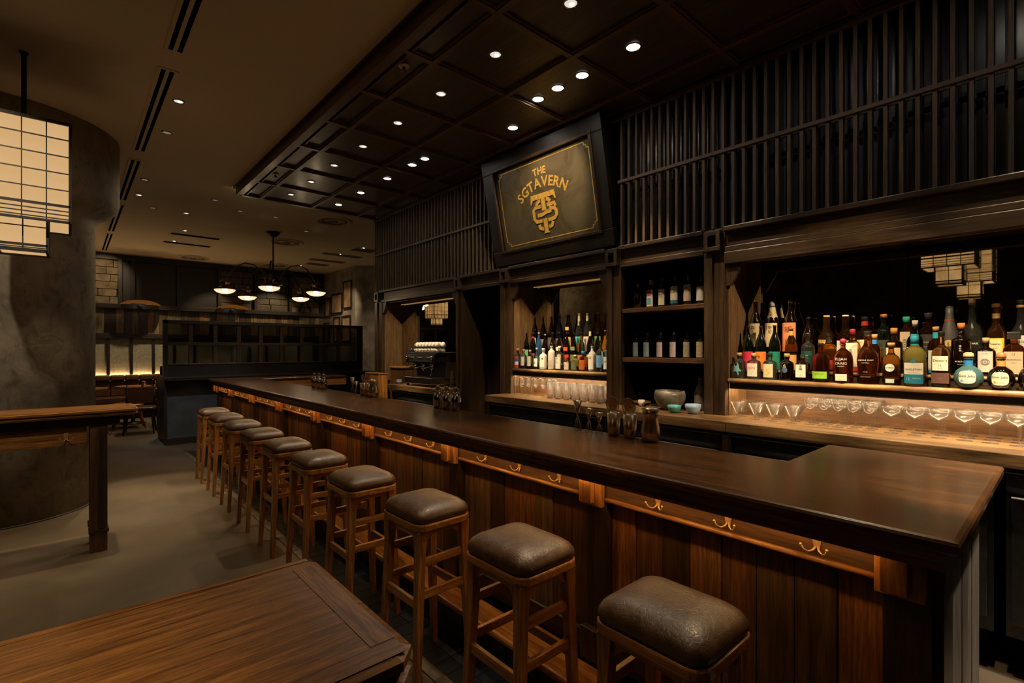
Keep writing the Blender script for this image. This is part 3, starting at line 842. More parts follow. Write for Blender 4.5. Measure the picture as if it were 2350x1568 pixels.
def fridge(ya, yb, lab):
    t = thing('undercounter_fridge', (3.5, (ya + yb) / 2, 0), lab, 'fridge', 'black undercounter fridges')
    B('body', 'fridge_black', t, 3.215, 3.77, ya, yb, 0.18, 0.938)
    for yy in (ya + 0.05, yb - 0.09):
        B('foot', 'iron', t, 3.45, 3.49, yy, yy + 0.04, 0.0, 0.18); B('foot', 'iron', t, 3.68, 3.72, yy, yy + 0.04, 0.0, 0.18)
    B('top_panel', 'fridge_black', t, 3.200, 3.215, ya, yb, 0.848, 0.936)
    B('trim_strip', 'trim_grey', t, 3.175, 3.205, ya, yb, 0.934, 0.938)
    n = max(1, round((yb - ya) / 0.6)); L = (yb - ya) / n
    for i in range(n):
        a = ya + L * i + 0.02; b = ya + L * (i + 1) - 0.02
        d = B('door', 'fridge_black', t, 3.185, 3.215, a, b, 0.25, 0.828, 0.004)
        B('edge_strip', 'trim_grey', d, 3.160, 3.189, a, b, 0.825, 0.829)
        MB().tube([(3.185, a + 0.06, 0.76), (3.160, a + 0.06, 0.76), (3.160, b - 0.06, 0.76), (3.185, b - 0.06, 0.76)], 0.008, 8).build('handle', 'trim_grey', d)
fridge(-0.95, 0.20, 'black undercounter fridge with steel trim right beside the end of the bar return')
fridge(0.24, 1.44, 'black undercounter fridge with steel trim below the coupe glasses')
fridge(1.53, 2.70, 'black undercounter fridge with steel trim below the niche')
fridge(2.72, 3.90, 'black undercounter fridge with steel trim beside the dark doorway')
fridge(4.88, 6.00, 'black undercounter fridge with steel trim below the coffee machine')

# ---- the tilted mirror sign
sg = thing('mirror_sign', (3.33, 3.35, 2.4), 'tilted black-framed mirror sign with gold lettering and monogram above the back bar', 'sign')
X0, Z0, X1, Z1 = 3.44, 2.37, 3.23, 3.435     # bottom and top of the frame front
Ls = sqrt((X1 - X0) ** 2 + (Z1 - Z0) ** 2)
ux, uz = (X1 - X0) / Ls, (Z1 - Z0) / Ls       # up along the sign
nx, nz = -uz, ux                              # out of the sign, towards the bar
def S(y, v, d):                               # v up the slope, d out of the plane
    return (X0 + ux * v + nx * d, y, Z0 + uz * v + nz * d)
def sbox(ya, yb, va, vb, da, db):
    vs = [S(y, v, d) for y in (ya, yb) for v in (va, vb) for d in (da, db)]
    return vs, [(0, 1, 3, 2), (4, 6, 7, 5), (0, 4, 5, 1), (2, 3, 7, 6), (0, 2, 6, 4), (1, 5, 7, 3)]
YA, YB = 2.56, 4.13
ia, ib, va, vb = 2.70, 3.955, 0.15, Ls - 0.14
for (a, b, c_, d_) in ((YA, YB, 0, va), (YA, YB, vb, Ls), (YA, ia, va, vb), (ib, YB, va, vb)):
    m = MB(); m.add(*sbox(a, b, c_, d_, -0.06, 0.0)); m.build('frame_board', 'black_wood', sg, bev=0.006)
for (a, b, c_, d_) in ((ia - 0.03, ib + 0.03, va - 0.03, va), (ia - 0.03, ib + 0.03, vb, vb + 0.03), (ia - 0.03, ia, va, vb), (ib, ib + 0.03, va, vb)):
    m = MB(); m.add(*sbox(a, b, c_, d_, -0.02, 0.014)); m.build('inner_bead', 'walnut', sg, bev=0.005)
m = MB(); m.add(*sbox(ia, ib, va, vb, -0.05, -0.030)); m.build('mirror_glass', 'sign_mirror', sg)
MB().prism([(3.53, 2.38), (3.60, 2.38), (3.60, 3.43), (3.32, 3.43)], 'Y', YA + 0.03, YB - 0.03).build('housing', 'black_wood', sg)
# gold line round the glass with stepped corners
Wg, Hg = ib - ia, vb - va
def gl(y1, v1, y2, v2, w_=0.008):
    m = MB(); m.add(*sbox(min(y1, y2) - (w_ / 2 if y1 == y2 else 0), max(y1, y2) + (w_ / 2 if y1 == y2 else 0), min(v1, v2) - (w_ / 2 if v1 == v2 else 0), max(v1, v2) + (w_ / 2 if v1 == v2 else 0), -0.030, -0.028)); return m
gm = MB()
def addl(*a):
    q = gl(*a); gm.add(q.v, q.f)
e = 0.035; st = 0.05
addl(ia + e + st, va + e, ib - e - st, va + e); addl(ia + e + st, vb - e, ib - e - st, vb - e)
addl(ia + e, va + e + st, ia + e, vb - e - st); addl(ib - e, va + e + st, ib - e, vb - e - st)
for sy, yy in ((1, ia + e), (-1, ib - e)):
    for sv, vv in ((1, va + e), (-1, vb - e)):
        addl(yy, vv + sv * st, yy + sy * st * .5, vv + sv * st); addl(yy + sy * st * .5, vv + sv * st, yy + sy * st * .5, vv + sv * st * .5)
        addl(yy + sy * st * .5, vv + sv * st * .5, yy + sy * st, vv + sv * st * .5); addl(yy + sy * st, vv + sv * st * .5, yy + sy * st, vv)
gm.build('gold_border', 'gold_leaf', sg)
yc = 3.338
def sign_poly(polys, d0=-0.030, d1=-0.024):
    m = MB()
    for poly in polys:
        n = len(poly)
        vs = [S(yc - p[0], p[1], d0) for p in poly] + [S(yc - p[0], p[1], d1) for p in poly]
        m.add(vs, [tuple(range(n, 2 * n)), tuple(range(n))[::-1]] + [(i, (i + 1) % n, n + (i + 1) % n, n + i) for i in range(n)])
    return m
def arc_text(txt, R, cy_, size, deg0, deg1, widen=1.0):
    m = MB(); n = len(txt)
    ws = [glyphs(ch, size)[2] for ch in txt]
    gap = size * 0.14; tot = sum(ws) + gap * (n - 1); pos = 0
    for i, ch in enumerate(txt):
        vs, fs, wd = glyphs(ch, size)
        ang = deg0 + (deg1 - deg0) * (pos + wd / 2) / tot; pos += wd + gap
        a = radians(ang)
        pts = []
        for (x, y) in vs:
            rr = R + y
            pts.append((rr * sin(a) + x * cos(a), cy_ + rr * cos(a) - x * sin(a)))
        top = [S(yc - p[0], p[1], -0.026) for p in pts]
        m.add(top, fs)
    return m
vc = va + Hg * 0.5
BOLD[0] = 0.022
arc_text('THE', 0.576, 0.208, 0.090, -8, 8).build('lettering', 'gold_leaf', sg)
arc_text('SGTAVERN', 0.460, 0.208, 0.130, -38.5, 38.5).build('lettering', 'gold_leaf', sg)
BOLD[0] = 0.0
# monogram
def stroke(pts, w_):
    L = []; R_ = []
    n = len(pts)
    for i, p in enumerate(pts):
        a = pts[max(0, i - 1)]; b = pts[min(n - 1, i + 1)]
        dx, dy = b[0] - a[0], b[1] - a[1]; q = sqrt(dx * dx + dy * dy) or 1
        L.append((p[0] - dy / q * w_ / 2, p[1] + dx / q * w_ / 2)); R_.append((p[0] + dy / q * w_ / 2, p[1] - dx / q * w_ / 2))
    return [[L[i], L[i + 1], R_[i + 1], R_[i]] for i in range(n - 1)]
ms = 0.229; mv = 0.235
def T_(p): return (p[0] * ms * 1.33, mv + p[1] * ms)
polys = []
polys.append([T_(p) for p in ((-.52, 1.26), (-.44, 1.43), (.44, 1.43), (.52, 1.26), (.55, 1.30), (.50, 1.64), (-.50, 1.64), (-.55, 1.30))])
polys.append([T_(p) for p in ((-.09, .93), (.09, .93), (.08, 1.43), (-.08, 1.43))])
polys.append([T_(p) for p in ((-.13, 0), (.13, 0), (.08, .07), (.08, .60), (-.08, .60), (-.08, .07))])
for pl in ([(-.30, 1.12), (-.28, 1.26), (-.20, 1.34), (-.12, 1.35)], [(.13, 1.36), (.22, 1.33), (.29, 1.22)],
           [(.48, .98), (.46, 1.12), (.15, 1.12)], [(-.13, 1.12), (-.36, 1.12), (-.46, 1.02), (-.46, .66), (-.38, .54), (-.13, .52)],
           [(-.30, .78), (-.10, .78), (.10, .85), (.30, .85)], [(.22, .98), (.44, .92), (.50, .80), (.50, .64), (.42, .54), (.13, .50)],
           [(-.28, .40), (-.26, .26), (-.16, .20), (-.13, .20)], [(.13, .22), (.26, .26), (.32, .42)]):
    polys += stroke([T_(p) for p in pl], 0.135 * ms * 1.1)
sign_poly(polys).build('monogram', 'gold_leaf', sg)
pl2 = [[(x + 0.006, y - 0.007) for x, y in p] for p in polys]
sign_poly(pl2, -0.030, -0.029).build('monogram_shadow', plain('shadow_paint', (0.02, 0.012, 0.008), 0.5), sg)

# ================================================================== THE BAR
bar = thing('bar_counter', (1.9, 0.3, 0), 'long dark timber bar counter with plank front, coat hooks and a short return', 'bar counter')
Uo = [(1.53, 0.17), (2.66, 0.17), (2.66, 0.76), (2.145, 0.76), (2.145, 8.03), (3.45, 8.03), (3.45, 8.45), (1.53, 8.45)]
def inset(poly, d):
    n = len(poly); out = []
    for i in range(n):
        p0, p1, p2 = poly[i - 1], poly[i], poly[(i + 1) % n]
        def nrm(a, b):
            dx, dy = b[0] - a[0], b[1] - a[1]; q = sqrt(dx * dx + dy * dy); return (-dy / q, dx / q)
        a, b = nrm(p0, p1), nrm(p1, p2)
        out.append((p1[0] + (a[0] + b[0]) * d, p1[1] + (a[1] + b[1]) * d))
    return out
ct = MB()
n = len(Uo)
rings = [(0.014, 1.05), (0.004, 1.047), (0.0, 1.040), (0.0, 1.022), (0.008, 1.014), (0.016, 1.012), (0.018, 0.985), (0.03, 0.98)]
vs = []
for d, z in rings: vs += [(x, y, z) for x, y in inset(Uo, d)]
fs = [(i * n + k, (i + 1) * n + k, (i + 1) * n + (k + 1) % n, i * n + (k + 1) % n) for i in range(len(rings) - 1) for k in range(n)]
fs += [tuple(range(n)), tuple((len(rings) - 1) * n + k for k in range(n))[::-1]]
ct.add(vs, fs)
ct.build('countertop', 'bar_top', bar, axis='Y')
B('carcass', 'black_wood', bar, 1.70, 2.08, 0.40, 8.40, 0.0, 0.975)
B('carcass', 'black_wood', bar, 2.08, 2.55, 0.30, 0.70, 0.0, 0.975)
B('inner_board', 'teak', bar, 2.16, 3.45, 8.045, 8.06, 0.90, 1.005)
B('carcass', 'black_wood', bar, 2.08, 3.45, 8.10, 8.40, 0.0, 0.975)
B('led_strip', 'led_under_bar', bar, 1.571, 1.579, 0.34, 8.35, 0.9755, 0.9795)
B('front_lip', 'bar_top', bar, 1.546, 1.556, 0.20, 8.42, 0.968, 0.986)
PIL = [0.235 + 1.03 * k for k in range(8)] + [8.36]
hook_mesh = None
def hook(parent, x, y, z, s=1.0):
    global hook_mesh
    if hook_mesh is None:
        m = MB()
        pl = [(-0.011, 0.050), (0.011, 0.050), (0.014, 0.036), (0.010, 0.016), (0.007, 0.0), (-0.007, 0.0), (-0.010, 0.016), (-0.014, 0.036)]
        m.prism([(p[0], p[1]) for p in pl], 'X', -0.004, 0)
        for sg_ in (-1, 1):
            m.tube([(-0.003, sg_ * 0.002, 0.010), (-0.010, sg_ * 0.008, -0.003), (-0.018, sg_ * 0.018, -0.008), (-0.026, sg_ * 0.028, -0.002), (-0.031, sg_ * 0.033, 0.010)], [0.004, 0.0035, 0.003, 0.0028, 0.0025], 6)
            m.ball((-0.032, sg_ * 0.034, 0.013), 0.0045, 8, 5)
        m.ball((-0.004, 0, 0.038), 0.0025, 6, 4); m.ball((-0.004, 0, 0.020), 0.0025, 6, 4)
        o = m.build('coat_hook', 'brass', None); hook_mesh = o.data
        o.parent = parent
    else: o = link('coat_hook', hook_mesh, parent)
    o0 = org(parent); o.location = (x - o0[0], y - o0[1], z - o0[2])
    return o
for k, yp in enumerate(PIL):
    B('pilaster', 'walnut', bar, 1.642, 1.70, yp, yp + 0.105, 0.20, 0.978, 0.003)
    B('pilaster_base', 'walnut', bar, 1.61, 1.645, yp - 0.01, yp + 0.115, 0.20, 0.335, 0.004)
    B('corbel', 'teak', bar, 1.614, 1.642, yp + 0.008, yp + 0.118, 0.848, 0.978, 0.003)
    B('corbel', 'teak', bar, 1.585, 1.614, yp + 0.040, yp + 0.100, 0.864, 0.978, 0.003)
    if k == len(PIL) - 1: break
    ya, yb = yp + 0.105, PIL[k + 1]
    hb = B('hook_board', 'panel', bar, 1.645, 1.70, ya, yb, 0.885, 0.978)
    MB().tube([(1.640, ya, 0.879), (1.640, yb, 0.879)], 0.0095, 10).build('bead_rail', 'teak', bar, axis='Y')
    for q in range(3):
        hook(hb, 1.644, ya + (yb - ya) * (0.17 + 0.285 * q), 0.910)
    n = 8; L = (yb - ya) / n
    for q in range(n):
        B('plank', 'plank', bar, 1.684 - 0.003 * ((q * 5 + k) % 3), 1.71, ya + L * q + 0.0015, ya + L * (q + 1) - 0.0015, 0.28, 0.872, 0.002)
    B('baseboard', 'walnut', bar, 1.652, 1.70, ya, yb, 0.20, 0.285, 0.004)
    MB().tube([(1.655, ya, 0.29), (1.655, yb, 0.29)], 0.010, 8).build('base_rail', 'walnut', bar, axis='Y')
# end of the return
B('corner_post', 'black_wood', bar, 1.66, 1.80, 0.215, 0.235, 0.0, 0.978)  # black wood colour stands in for the shade on this post
for q in range(7):
    B('end_plank', 'grey_wood', bar, 1.80 + 0.115 * q + 0.001, 1.80 + 0.115 * (q + 1) - 0.001, 0.235 - 0.003 * (q % 2), 0.26, 0.0, 0.978, 0.002)
B('end_rail', 'walnut', bar, 1.66, 2.60, 0.212, 0.235, 0.90, 0.978)

st = thing('foot_step', (1.55, 0.3, 0), 'timber-topped tiled foot step along the base of the bar', 'step')
B('top_board', 'teak', st, 1.45, 1.602, 0.20, 8.45, 0.166, 0.20, 0.012)
rest = MB(); rest2 = MB()
for i in range(83):
    y = 0.20 + 0.10 * i
    for j in range(2):
        bx = (1.478, 1.49, y + 0.002, y + 0.098, 0.002 + 0.082 * j, 0.080 + 0.082 * j)
        bf = (1.285 + 0.097 * j, 1.285 + 0.097 * j + 0.094, y + 0.002, y + 0.098, 0.0005, 0.006)
        if i < 60: B('tile', 'tile_blue', st, *bx); 
        else: rest.box(*bx)
        if i < 60: B('tile', 'tile_blue', flo, *bf)
        else: rest2.box(*bf)
rest.build('tile_rows', 'tile_blue', st)['kind'] = 'stuff'
rest2.build('tile_rows', 'tile_blue', flo)['kind'] = 'stuff'
B('curb', 'ceramic_grey', flo, 1.225, 1.283, 0.0, 8.45, 0.0005, 0.006)
B('riser', 'black_wood', st, 1.49, 1.50, 0.20, 8.45, 0.0, 0.166)

# ================================================================== PARTITION WITH LEDGE
pt = thing('partition', (2.7, 9.6, 0), 'dark glazed timber partition with blue-black panels and a ledge behind the bar end', 'partition')
B('low_panel', 'blue_panel', pt, 1.13, 4.36, 9.27, 9.40, 0.10, 1.02)
B('plinth', 'black_wood', pt, 1.11, 4.36, 9.25, 10.2, 0.0, 0.11, 0.004)
B('end_panel', 'black_wood', pt, 1.09, 1.13, 9.27, 10.15, 0.1, 1.06)
B('ledge', 'black_wood', pt, 1.09, 4.45, 8.93, 9.42, 1.012, 1.055, 0.004)
B('ledge_edge', 'bronze', pt, 1.09, 4.45, 8.922, 8.93, 1.047, 1.053)
B('upstand', 'black_lacquer', pt, 1.13, 4.36, 9.40, 9.44, 1.055, 1.235)
B('sill', 'walnut', pt, 1.13, 4.36, 9.38, 9.46, 1.235, 1.255, 0.003)
B('mid_rail', 'walnut', pt, 1.13, 4.20, 9.39, 9.46, 1.545, 1.595, 0.003)
B('top_rail', 'black_wood', pt, 1.09, 4.36, 9.37, 9.47, 1.89, 1.945, 0.003)
B('end_post', 'black_wood', pt, 1.09, 1.15, 9.37, 9.47, 1.055, 1.945)
B('end_post', 'black_wood', pt, 4.28, 4.36, 9.37, 9.47, 1.055, 1.945)
POSTX = [1.458, 1.803, 2.154, 2.50, 2.847, 3.193, 3.545, 3.885]
xs = [1.15] + POSTX + [4.28]
for x in POSTX:
    B('mullion', 'walnut', pt, x - 0.028, x + 0.028, 9.40, 9.45, 1.255, 1.89)
for i in range(len(xs) - 1):
    MB().box(xs[i] + 0.0, xs[i + 1] - 0.0, 9.424, 9.430, 1.255, 1.89).build('glass_pane', 'partition_glass', pt)
B('rear_low', 'black_wood', pt, 1.13, 4.36, 10.05, 10.15, 0.1, 1.2)

# ================================================================== HIGH TABLES
def high_table(name, xa, xb, ya, yb, lab, legx, top='table_oak'):
    t = thing(name, (xb, ya, 0), lab, 'table', 'high oak tables')
    pl = [(xa, ya), (xb - 0.03, ya), (xb, ya + 0.03), (xb, yb - 0.03), (xb - 0.03, yb), (xa, yb)]
    rings = [(0.010, 1.050), (0.0, 1.044), (0.0, 1.030), (0.008, 1.024), (0.008, 1.016), (0.0, 1.012), (0.004, 1.000)]
    n = len(pl); vs = []
    for d, z in rings: vs += [(x, y, z) for x, y in inset(pl, d)]
    fs = [(i * n + k, (i + 1) * n + k, (i + 1) * n + (k + 1) % n, i * n + (k + 1) % n) for i in range(len(rings) - 1) for k in range(n)]
    fs += [tuple(range(n)), tuple((len(rings) - 1) * n + k for k in range(n))[::-1]]
    MB().add(vs, fs).build('table_top', top, t, axis='X')
    # applied border boards round the top
    B('border_board', top, t, xb - 0.055, xb - 0.014, ya + 0.055, yb - 0.055, 1.050, 1.0508)
    B('border_board', top, t, xa, xb - 0.016, ya + 0.013, ya + 0.052, 1.050, 1.0508)
    B('border_board', top, t, xa, xb - 0.016, yb - 0.028, yb - 0.012, 1.050, 1.0512)
    B('under_frame', 'black_wood', t, xa, xb - 0.11, ya + 0.05, yb - 0.05, 0.935, 1.000)
    for yy in (ya + 0.075, yb - 0.095):
        ap = B('apron', top, t, xa, legx - 0.018, yy, yy + 0.02, 0.802, 0.933)
    for x in (legx, xa + 0.3):
        for yy in (ya + 0.06, yb - 0.15):
            B('leg', 'panel', t, x, x + 0.10, yy, yy + 0.09, 0.0, 0.935, 0.004)
            B('leg_trim', 'walnut', t, x + 0.05, x + 0.09, yy - 0.008, yy, 0.17, 0.92, 0.002)
            B('leg_collar', 'walnut', t, x - 0.008, x + 0.108, yy - 0.012, yy + 0.1, 0.14, 0.165, 0.003)
    return t
def table_hook(t, x, y, z, rz):
    o = link('coat_hook', hook_mesh, t); o0 = org(t)
    o.location = (x - o0[0], y - o0[1], z - o0[2]); o.rotation_euler = (0, 0, rz)
t = high_table('high_table', -2.3, 0.394, 4.70, 5.12, 'high oak table on square dark legs beside the plaster column', 0.112)
table_hook(t, -0.017, 4.774, 0.845, pi / 2); table_hook(t, 0.213, 4.82, 0.855, pi)
high_table('high_table', -1.5, 0.393, 0.645, 1.10, 'high oak table with a worn frame edge, closest to the camera', 0.16)

# ================================================================== BAR STOOLS
def rrect(hx, hy, r, n=5):
    pts = []
    for (cx_, cy_, a0) in ((hx - r, hy - r, 0), (-hx + r, hy - r, 90), (-hx + r, -hy + r, 180), (hx - r, -hy + r, 270)):
        for i in range(n + 1):
            a = radians(a0 + 90 * i / n); pts.append((cx_ + r * cos(a), cy_ + r * sin(a)))
    return pts
def ring_mesh(rings, cap_top=True, cap_bot=True, smooth=True):
    m = MB(); n = len(rings[0][0]); vs = []
    for pts, z in rings: vs += [(p[0], p[1], z) for p in pts]
    fs = [(i * n + k, i * n + (k + 1) % n, (i + 1) * n + (k + 1) % n, (i + 1) * n + k) for i in range(len(rings) - 1) for k in range(n)]
    if cap_bot: fs.append(tuple(range(n))[::-1])
    if cap_top: fs.append(tuple((len(rings) - 1) * n + k for k in range(n)))
    return m.add(vs, fs, smooth)
HX, HY = 0.148, 0.170
def make_stool(label):
    t = thing('bar_stool', (0, 0, 0), label, 'stool', 'bar stools along the counter')
    MB().prism(rrect(HX, HY, 0.055), 'Z', 0.706, 0.738).build('seat_frame', 'teak', t, bev=0.006, axis='Y')
    cr = [(rrect(HX - 0.010, HY - 0.010, 0.05), 0.737), (rrect(HX - 0.003, HY - 0.003, 0.05), 0.750), (rrect(HX - 0.004, HY - 0.004, 0.05), 0.766),
          (rrect(HX - 0.013, HY - 0.013, 0.05), 0.783), (rrect(HX - 0.030, HY - 0.030, 0.05), 0.797), (rrect(HX - 0.058, HY - 0.058, 0.04), 0.807), (rrect(HX - 0.10, HY - 0.10, 0.02), 0.812)]
    ring_mesh(cr).build('seat_cushion', 'seat_leather', t)
    T0 = (0.112, 0.128); T1 = (0.146, 0.150)
    def at_(sx, sy, z):
        k = (0.706 - z) / 0.706
        return (sx * (T0[0] + (T1[0] - T0[0]) * k), sy * (T0[1] + (T1[1] - T0[1]) * k))
    for sx in (-1, 1):
        for sy in (-1, 1):
            m = MB(); vs = []
            lev = ((0.706, 0.025), (0.60, 0.019), (0.38, 0.0175), (0.0, 0.0135))
            for z, h in lev:
                x, y = at_(sx, sy, z)
                vs += [(x - h, y - h, z), (x + h, y - h, z), (x + h, y + h, z), (x - h, y + h, z)]
            fs = [(i * 4 + (k + 1) % 4, i * 4 + k, (i + 1) * 4 + k, (i + 1) * 4 + (k + 1) % 4) for i in range(len(lev) - 1) for k in range(4)] + [(0, 1, 2, 3), (15, 14, 13, 12)]
            m.add(vs, fs).build('leg', 'teak', t, bev=0.003)
    for sy in (-1, 1):
        for z in (0.565, 0.425):
            xa, ya_ = at_(1, sy, z)
            MB().box(-xa, xa, ya_ - 0.009, ya_ + 0.009, z - 0.017, z + 0.017).build('stretcher', 'teak', t, bev=0.002, axis='X')
        xa, ya_ = at_(1, sy, 0.68)
        MB().prism([(-xa, 0.706), (-xa, 0.640), (-xa + 0.03, 0.655), (-xa + 0.06, 0.680), (xa - 0.06, 0.680), (xa - 0.03, 0.655), (xa, 0.640), (xa, 0.706)], 'Y', ya_ - 0.009, ya_ + 0.009).build('apron', 'teak', t, axis='X')
    for sx in (-1, 1):
        z = 0.385; xa, ya_ = at_(sx, 1, z)
        MB().box(xa - 0.009, xa + 0.009, -ya_, ya_, z - 0.018, z + 0.018).build('stretcher', 'teak', t, bev=0.002, axis='Y')
        xa, ya_ = at_(sx, 1, 0.68)
        MB().prism([(-ya_, 0.706), (-ya_, 0.640), (-ya_ + 0.03, 0.655), (-ya_ + 0.06, 0.680), (ya_ - 0.06, 0.680), (ya_ - 0.03, 0.655), (ya_, 0.640), (ya_, 0.706)], 'X', xa - 0.009, xa + 0.009).build('apron', 'teak', t, axis='Y')
    return t
STOOLS = [(1.243, 0.735, 0.0), (1.25, 1.36, 0.0), (1.252, 2.015, 0.02), (1.24, 2.68, 0.0), (1.235, 3.32, 0.01), (1.235, 3.965, 0.0), (1.232, 4.61, 0.0), (1.235, 5.27, 0.0), (1.24, 5.93, 0.0), (1.245, 6.57, 0.0)]
st0 = make_stool('brown leather bar stool nearest the camera, with the most creased cushion')
index_kids(st0)
for i, (x, y, rz) in enumerate(STOOLS):
    o = st0 if i == 0 else copy_tree(st0)
    if i: o['label'] = 'brown leather bar stool on orange wooden legs, %s from the near end of the bar' % ORD[i] if i < 9 else 'brown leather bar stool at the far end of the bar, beside the blue-black panel'
    o.location = (x, y, 0); o.rotation_euler = (0, 0, rz)

# ================================================================== LANTERNS
def lantern(x, y, lab, dz=0.0):
    t = thing('lantern', (x, y, CZ), lab, 'lantern', 'square paper lanterns in black frames')
    h = 0.239; z0, z1 = 2.354 + dz, 3.04 + dz; zb = 2.462 + dz
    def cage(cx_, cy_, hx, hy, za, zc, zt, nx_, nz_):
        fr = MB(); w_ = 0.008
        for sx in (-1, 1):
            for sy in (-1, 1): fr.box(cx_ + sx * hx - w_, cx_ + sx * hx + w_, cy_ + sy * hy - w_, cy_ + sy * hy + w_, za, zt)
        for z in (za, zc, zt - 0.016):
            fr.box(cx_ - hx, cx_ + hx, cy_ - hy - w_, cy_ - hy + w_, z, z + 0.016); fr.box(cx_ - hx, cx_ + hx, cy_ + hy - w_, cy_ + hy + w_, z, z + 0.016)
            fr.box(cx_ - hx - w_, cx_ - hx + w_, cy_ - hy, cy_ + hy, z, z + 0.016); fr.box(cx_ + hx - w_, cx_ + hx + w_, cy_ - hy, cy_ + hy, z, z + 0.016)
        fr.build('frame', 'iron', t)
        mu = MB(); b = 0.0032
        for i in range(1, nx_):
            q = -hx + 2 * hx * i / nx_; q2 = -hy + 2 * hy * i / nx_
            for s_ in (-1, 1):
                mu.box(cx_ + q - b, cx_ + q + b, cy_ + s_ * hy - 0.006, cy_ + s_ * hy + 0.006, za, zt)
                mu.box(cx_ + s_ * hx - 0.006, cx_ + s_ * hx + 0.006, cy_ + q2 - b, cy_ + q2 + b, za, zt)
        zz = [zc + (zt - zc) * i / nz_ for i in range(1, nz_)] + [za + (zc - za) * f for f in (0.25, 0.5, 0.75)]
        for z in zz:
            for s_ in (-1, 1):
                mu.box(cx_ - hx, cx_ + hx, cy_ + s_ * hy - 0.005, cy_ + s_ * hy + 0.005, z - b, z + b)
                mu.box(cx_ + s_ * hx - 0.005, cx_ + s_ * hx + 0.005, cy_ - hy, cy_ + hy, z - b, z + b)
        mu.build('glazing_bars', 'iron', t)
        g = 0.010
        for i in range(nx_):
            for j in range(nz_):
                a, c_ = -hx + 2 * hx * i / nx_, -hx + 2 * hx * (i + 1) / nx_
                zA, zB = zc + (zt - zc) * j / nz_, zc + (zt - zc) * (j + 1) / nz_
                for s_ in (-1, 1):
                    B('pane', 'washi_pane', t, cx_ + a, cx_ + c_, cy_ + s_ * (hy - g) - 0.001, cy_ + s_ * (hy - g) + 0.001, zA, zB)
                    B('pane', 'washi_pane', t, cx_ + s_ * (hx - g) - 0.001, cx_ + s_ * (hx - g) + 0.001, cy_ + a * hy / hx, cy_ + c_ * hy / hx, zA, zB)
        for s_ in (-1, 1):
            B('lower_pane', 'washi_pane', t, cx_ - hx, cx_ + hx, cy_ + s_ * (hy - g) - 0.001, cy_ + s_ * (hy - g) + 0.001, za + 0.012, zc)
            B('lower_pane', 'washi_pane', t, cx_ + s_ * (hx - g) - 0.001, cx_ + s_ * (hx - g) + 0.001, cy_ - hy, cy_ + hy, za + 0.012, zc)
    cage(x, y, h, h, z0, zb, z1, 4, 5)
    cage(x, y, 0.122, 0.122, 2.155 + dz, 2.195 + dz, 2.462 + dz, 2, 2)
    B('lid', 'iron', t, x - h, x + h, y - h, y + h, z1 - 0.012, z1 + 0.006)
    B('rod', 'iron', t, x - 0.014, x + 0.014, y - 0.014, y + 0.014, z1, CZ)
    MB().lathe([(0.026, CZ - 0.008), (0.026, CZ - 0.001)], x, y, 0, 24).build('ceiling_rose', 'iron', t)
lantern(-0.235, 4.82, 'square paper lantern in a black grid frame, hanging in front of the plaster column')
lantern(-0.20, 0.95, 'square paper lantern over the nearest high table, seen in the large mirror', 0.08)
lantern(-1.40, 0.90, 'dimmer paper lantern further from the bar, seen behind the other in the large mirror')
lantern(-0.45, 12.3, 'square paper lantern near the back wall, seen in the mirror behind the coffee machine')

# ================================================================== HANGING FIVE-ARM LAMP
cx, cyy = 2.69, 9.37
ch = thing('hanging_lamp', (cx, cyy, CZ), 'black iron hanging lamp with five curved arms and glowing white shades', 'chandelier')
MB().lathe([(0.115, 0), (0.115, -0.012), (0.06, -0.075), (0.02, -0.09), (0.001, -0.09)], cx, cyy, CZ, 24, close=False).build('ceiling_cup', 'iron', ch)
MB().tube([(cx, cyy, CZ - 0.08), (cx, cyy, 2.62)], 0.013, 10).build('rod', 'iron', ch)
MB().lathe([(0.03, 2.80), (0.05, 2.76), (0.12, 2.70), (0.15, 2.66), (0.15, 2.62), (0.10, 2.60), (0.10, 2.52), (0.05, 2.50), (0.001, 2.50)], cx, cyy, 0, 24).build('hub', 'iron', ch)
for k, (ad, R_) in enumerate(((-169.5, 0.80), (103.7, 0.88), (-109.0, 1.05), (36.6, 0.78), (-57.0, 0.88))):
    a = radians(ad)
    dx, dy = cos(a), sin(a)
    pts = [(0.10, 2.68), (R_ * .24, 2.84), (R_ * .42, 2.93), (R_ * .60, 2.94), (R_ * .79, 2.86), (R_ * .93, 2.72), (R_, 2.60)]
    MB().tube([(cx + dx * r, cyy + dy * r, z) for r, z in pts], 0.011, 8).build('arm', 'iron', ch)
    lx, ly = cx + dx * R_, cyy + dy * R_
    sh = MB().lathe([(0.028, 2.62), (0.062, 2.61), (0.068, 2.57), (0.052, 2.55), (0.060, 2.525), (0.100, 2.50), (0.158, 2.462), (0.150, 2.462), (0.055, 2.52)], lx, ly, 0, 28, close=False).build('shade', 'bronze', ch)
    MB().lathe([(0.06, 2.512), (0.156, 2.460), (0.150, 2.445), (0.115, 2.415), (0.06, 2.397), (0.001, 2.392)], lx, ly, 0, 28, close=False).build('diffuser', 'lamp_diffuser', sh)
    MB().ball((lx, ly, 2.455), 0.040, 12, 8).build('bulb', 'bulb_white', sh)
    for s_ in (-1, 1):
        MB().tube([(lx + s_ * 0.05, ly, 2.56), (lx + s_ * 0.085, ly, 2.60)], 0.004, 6).build('clip', 'brass', sh)
    point((lx, ly, 2.36), 3.2)

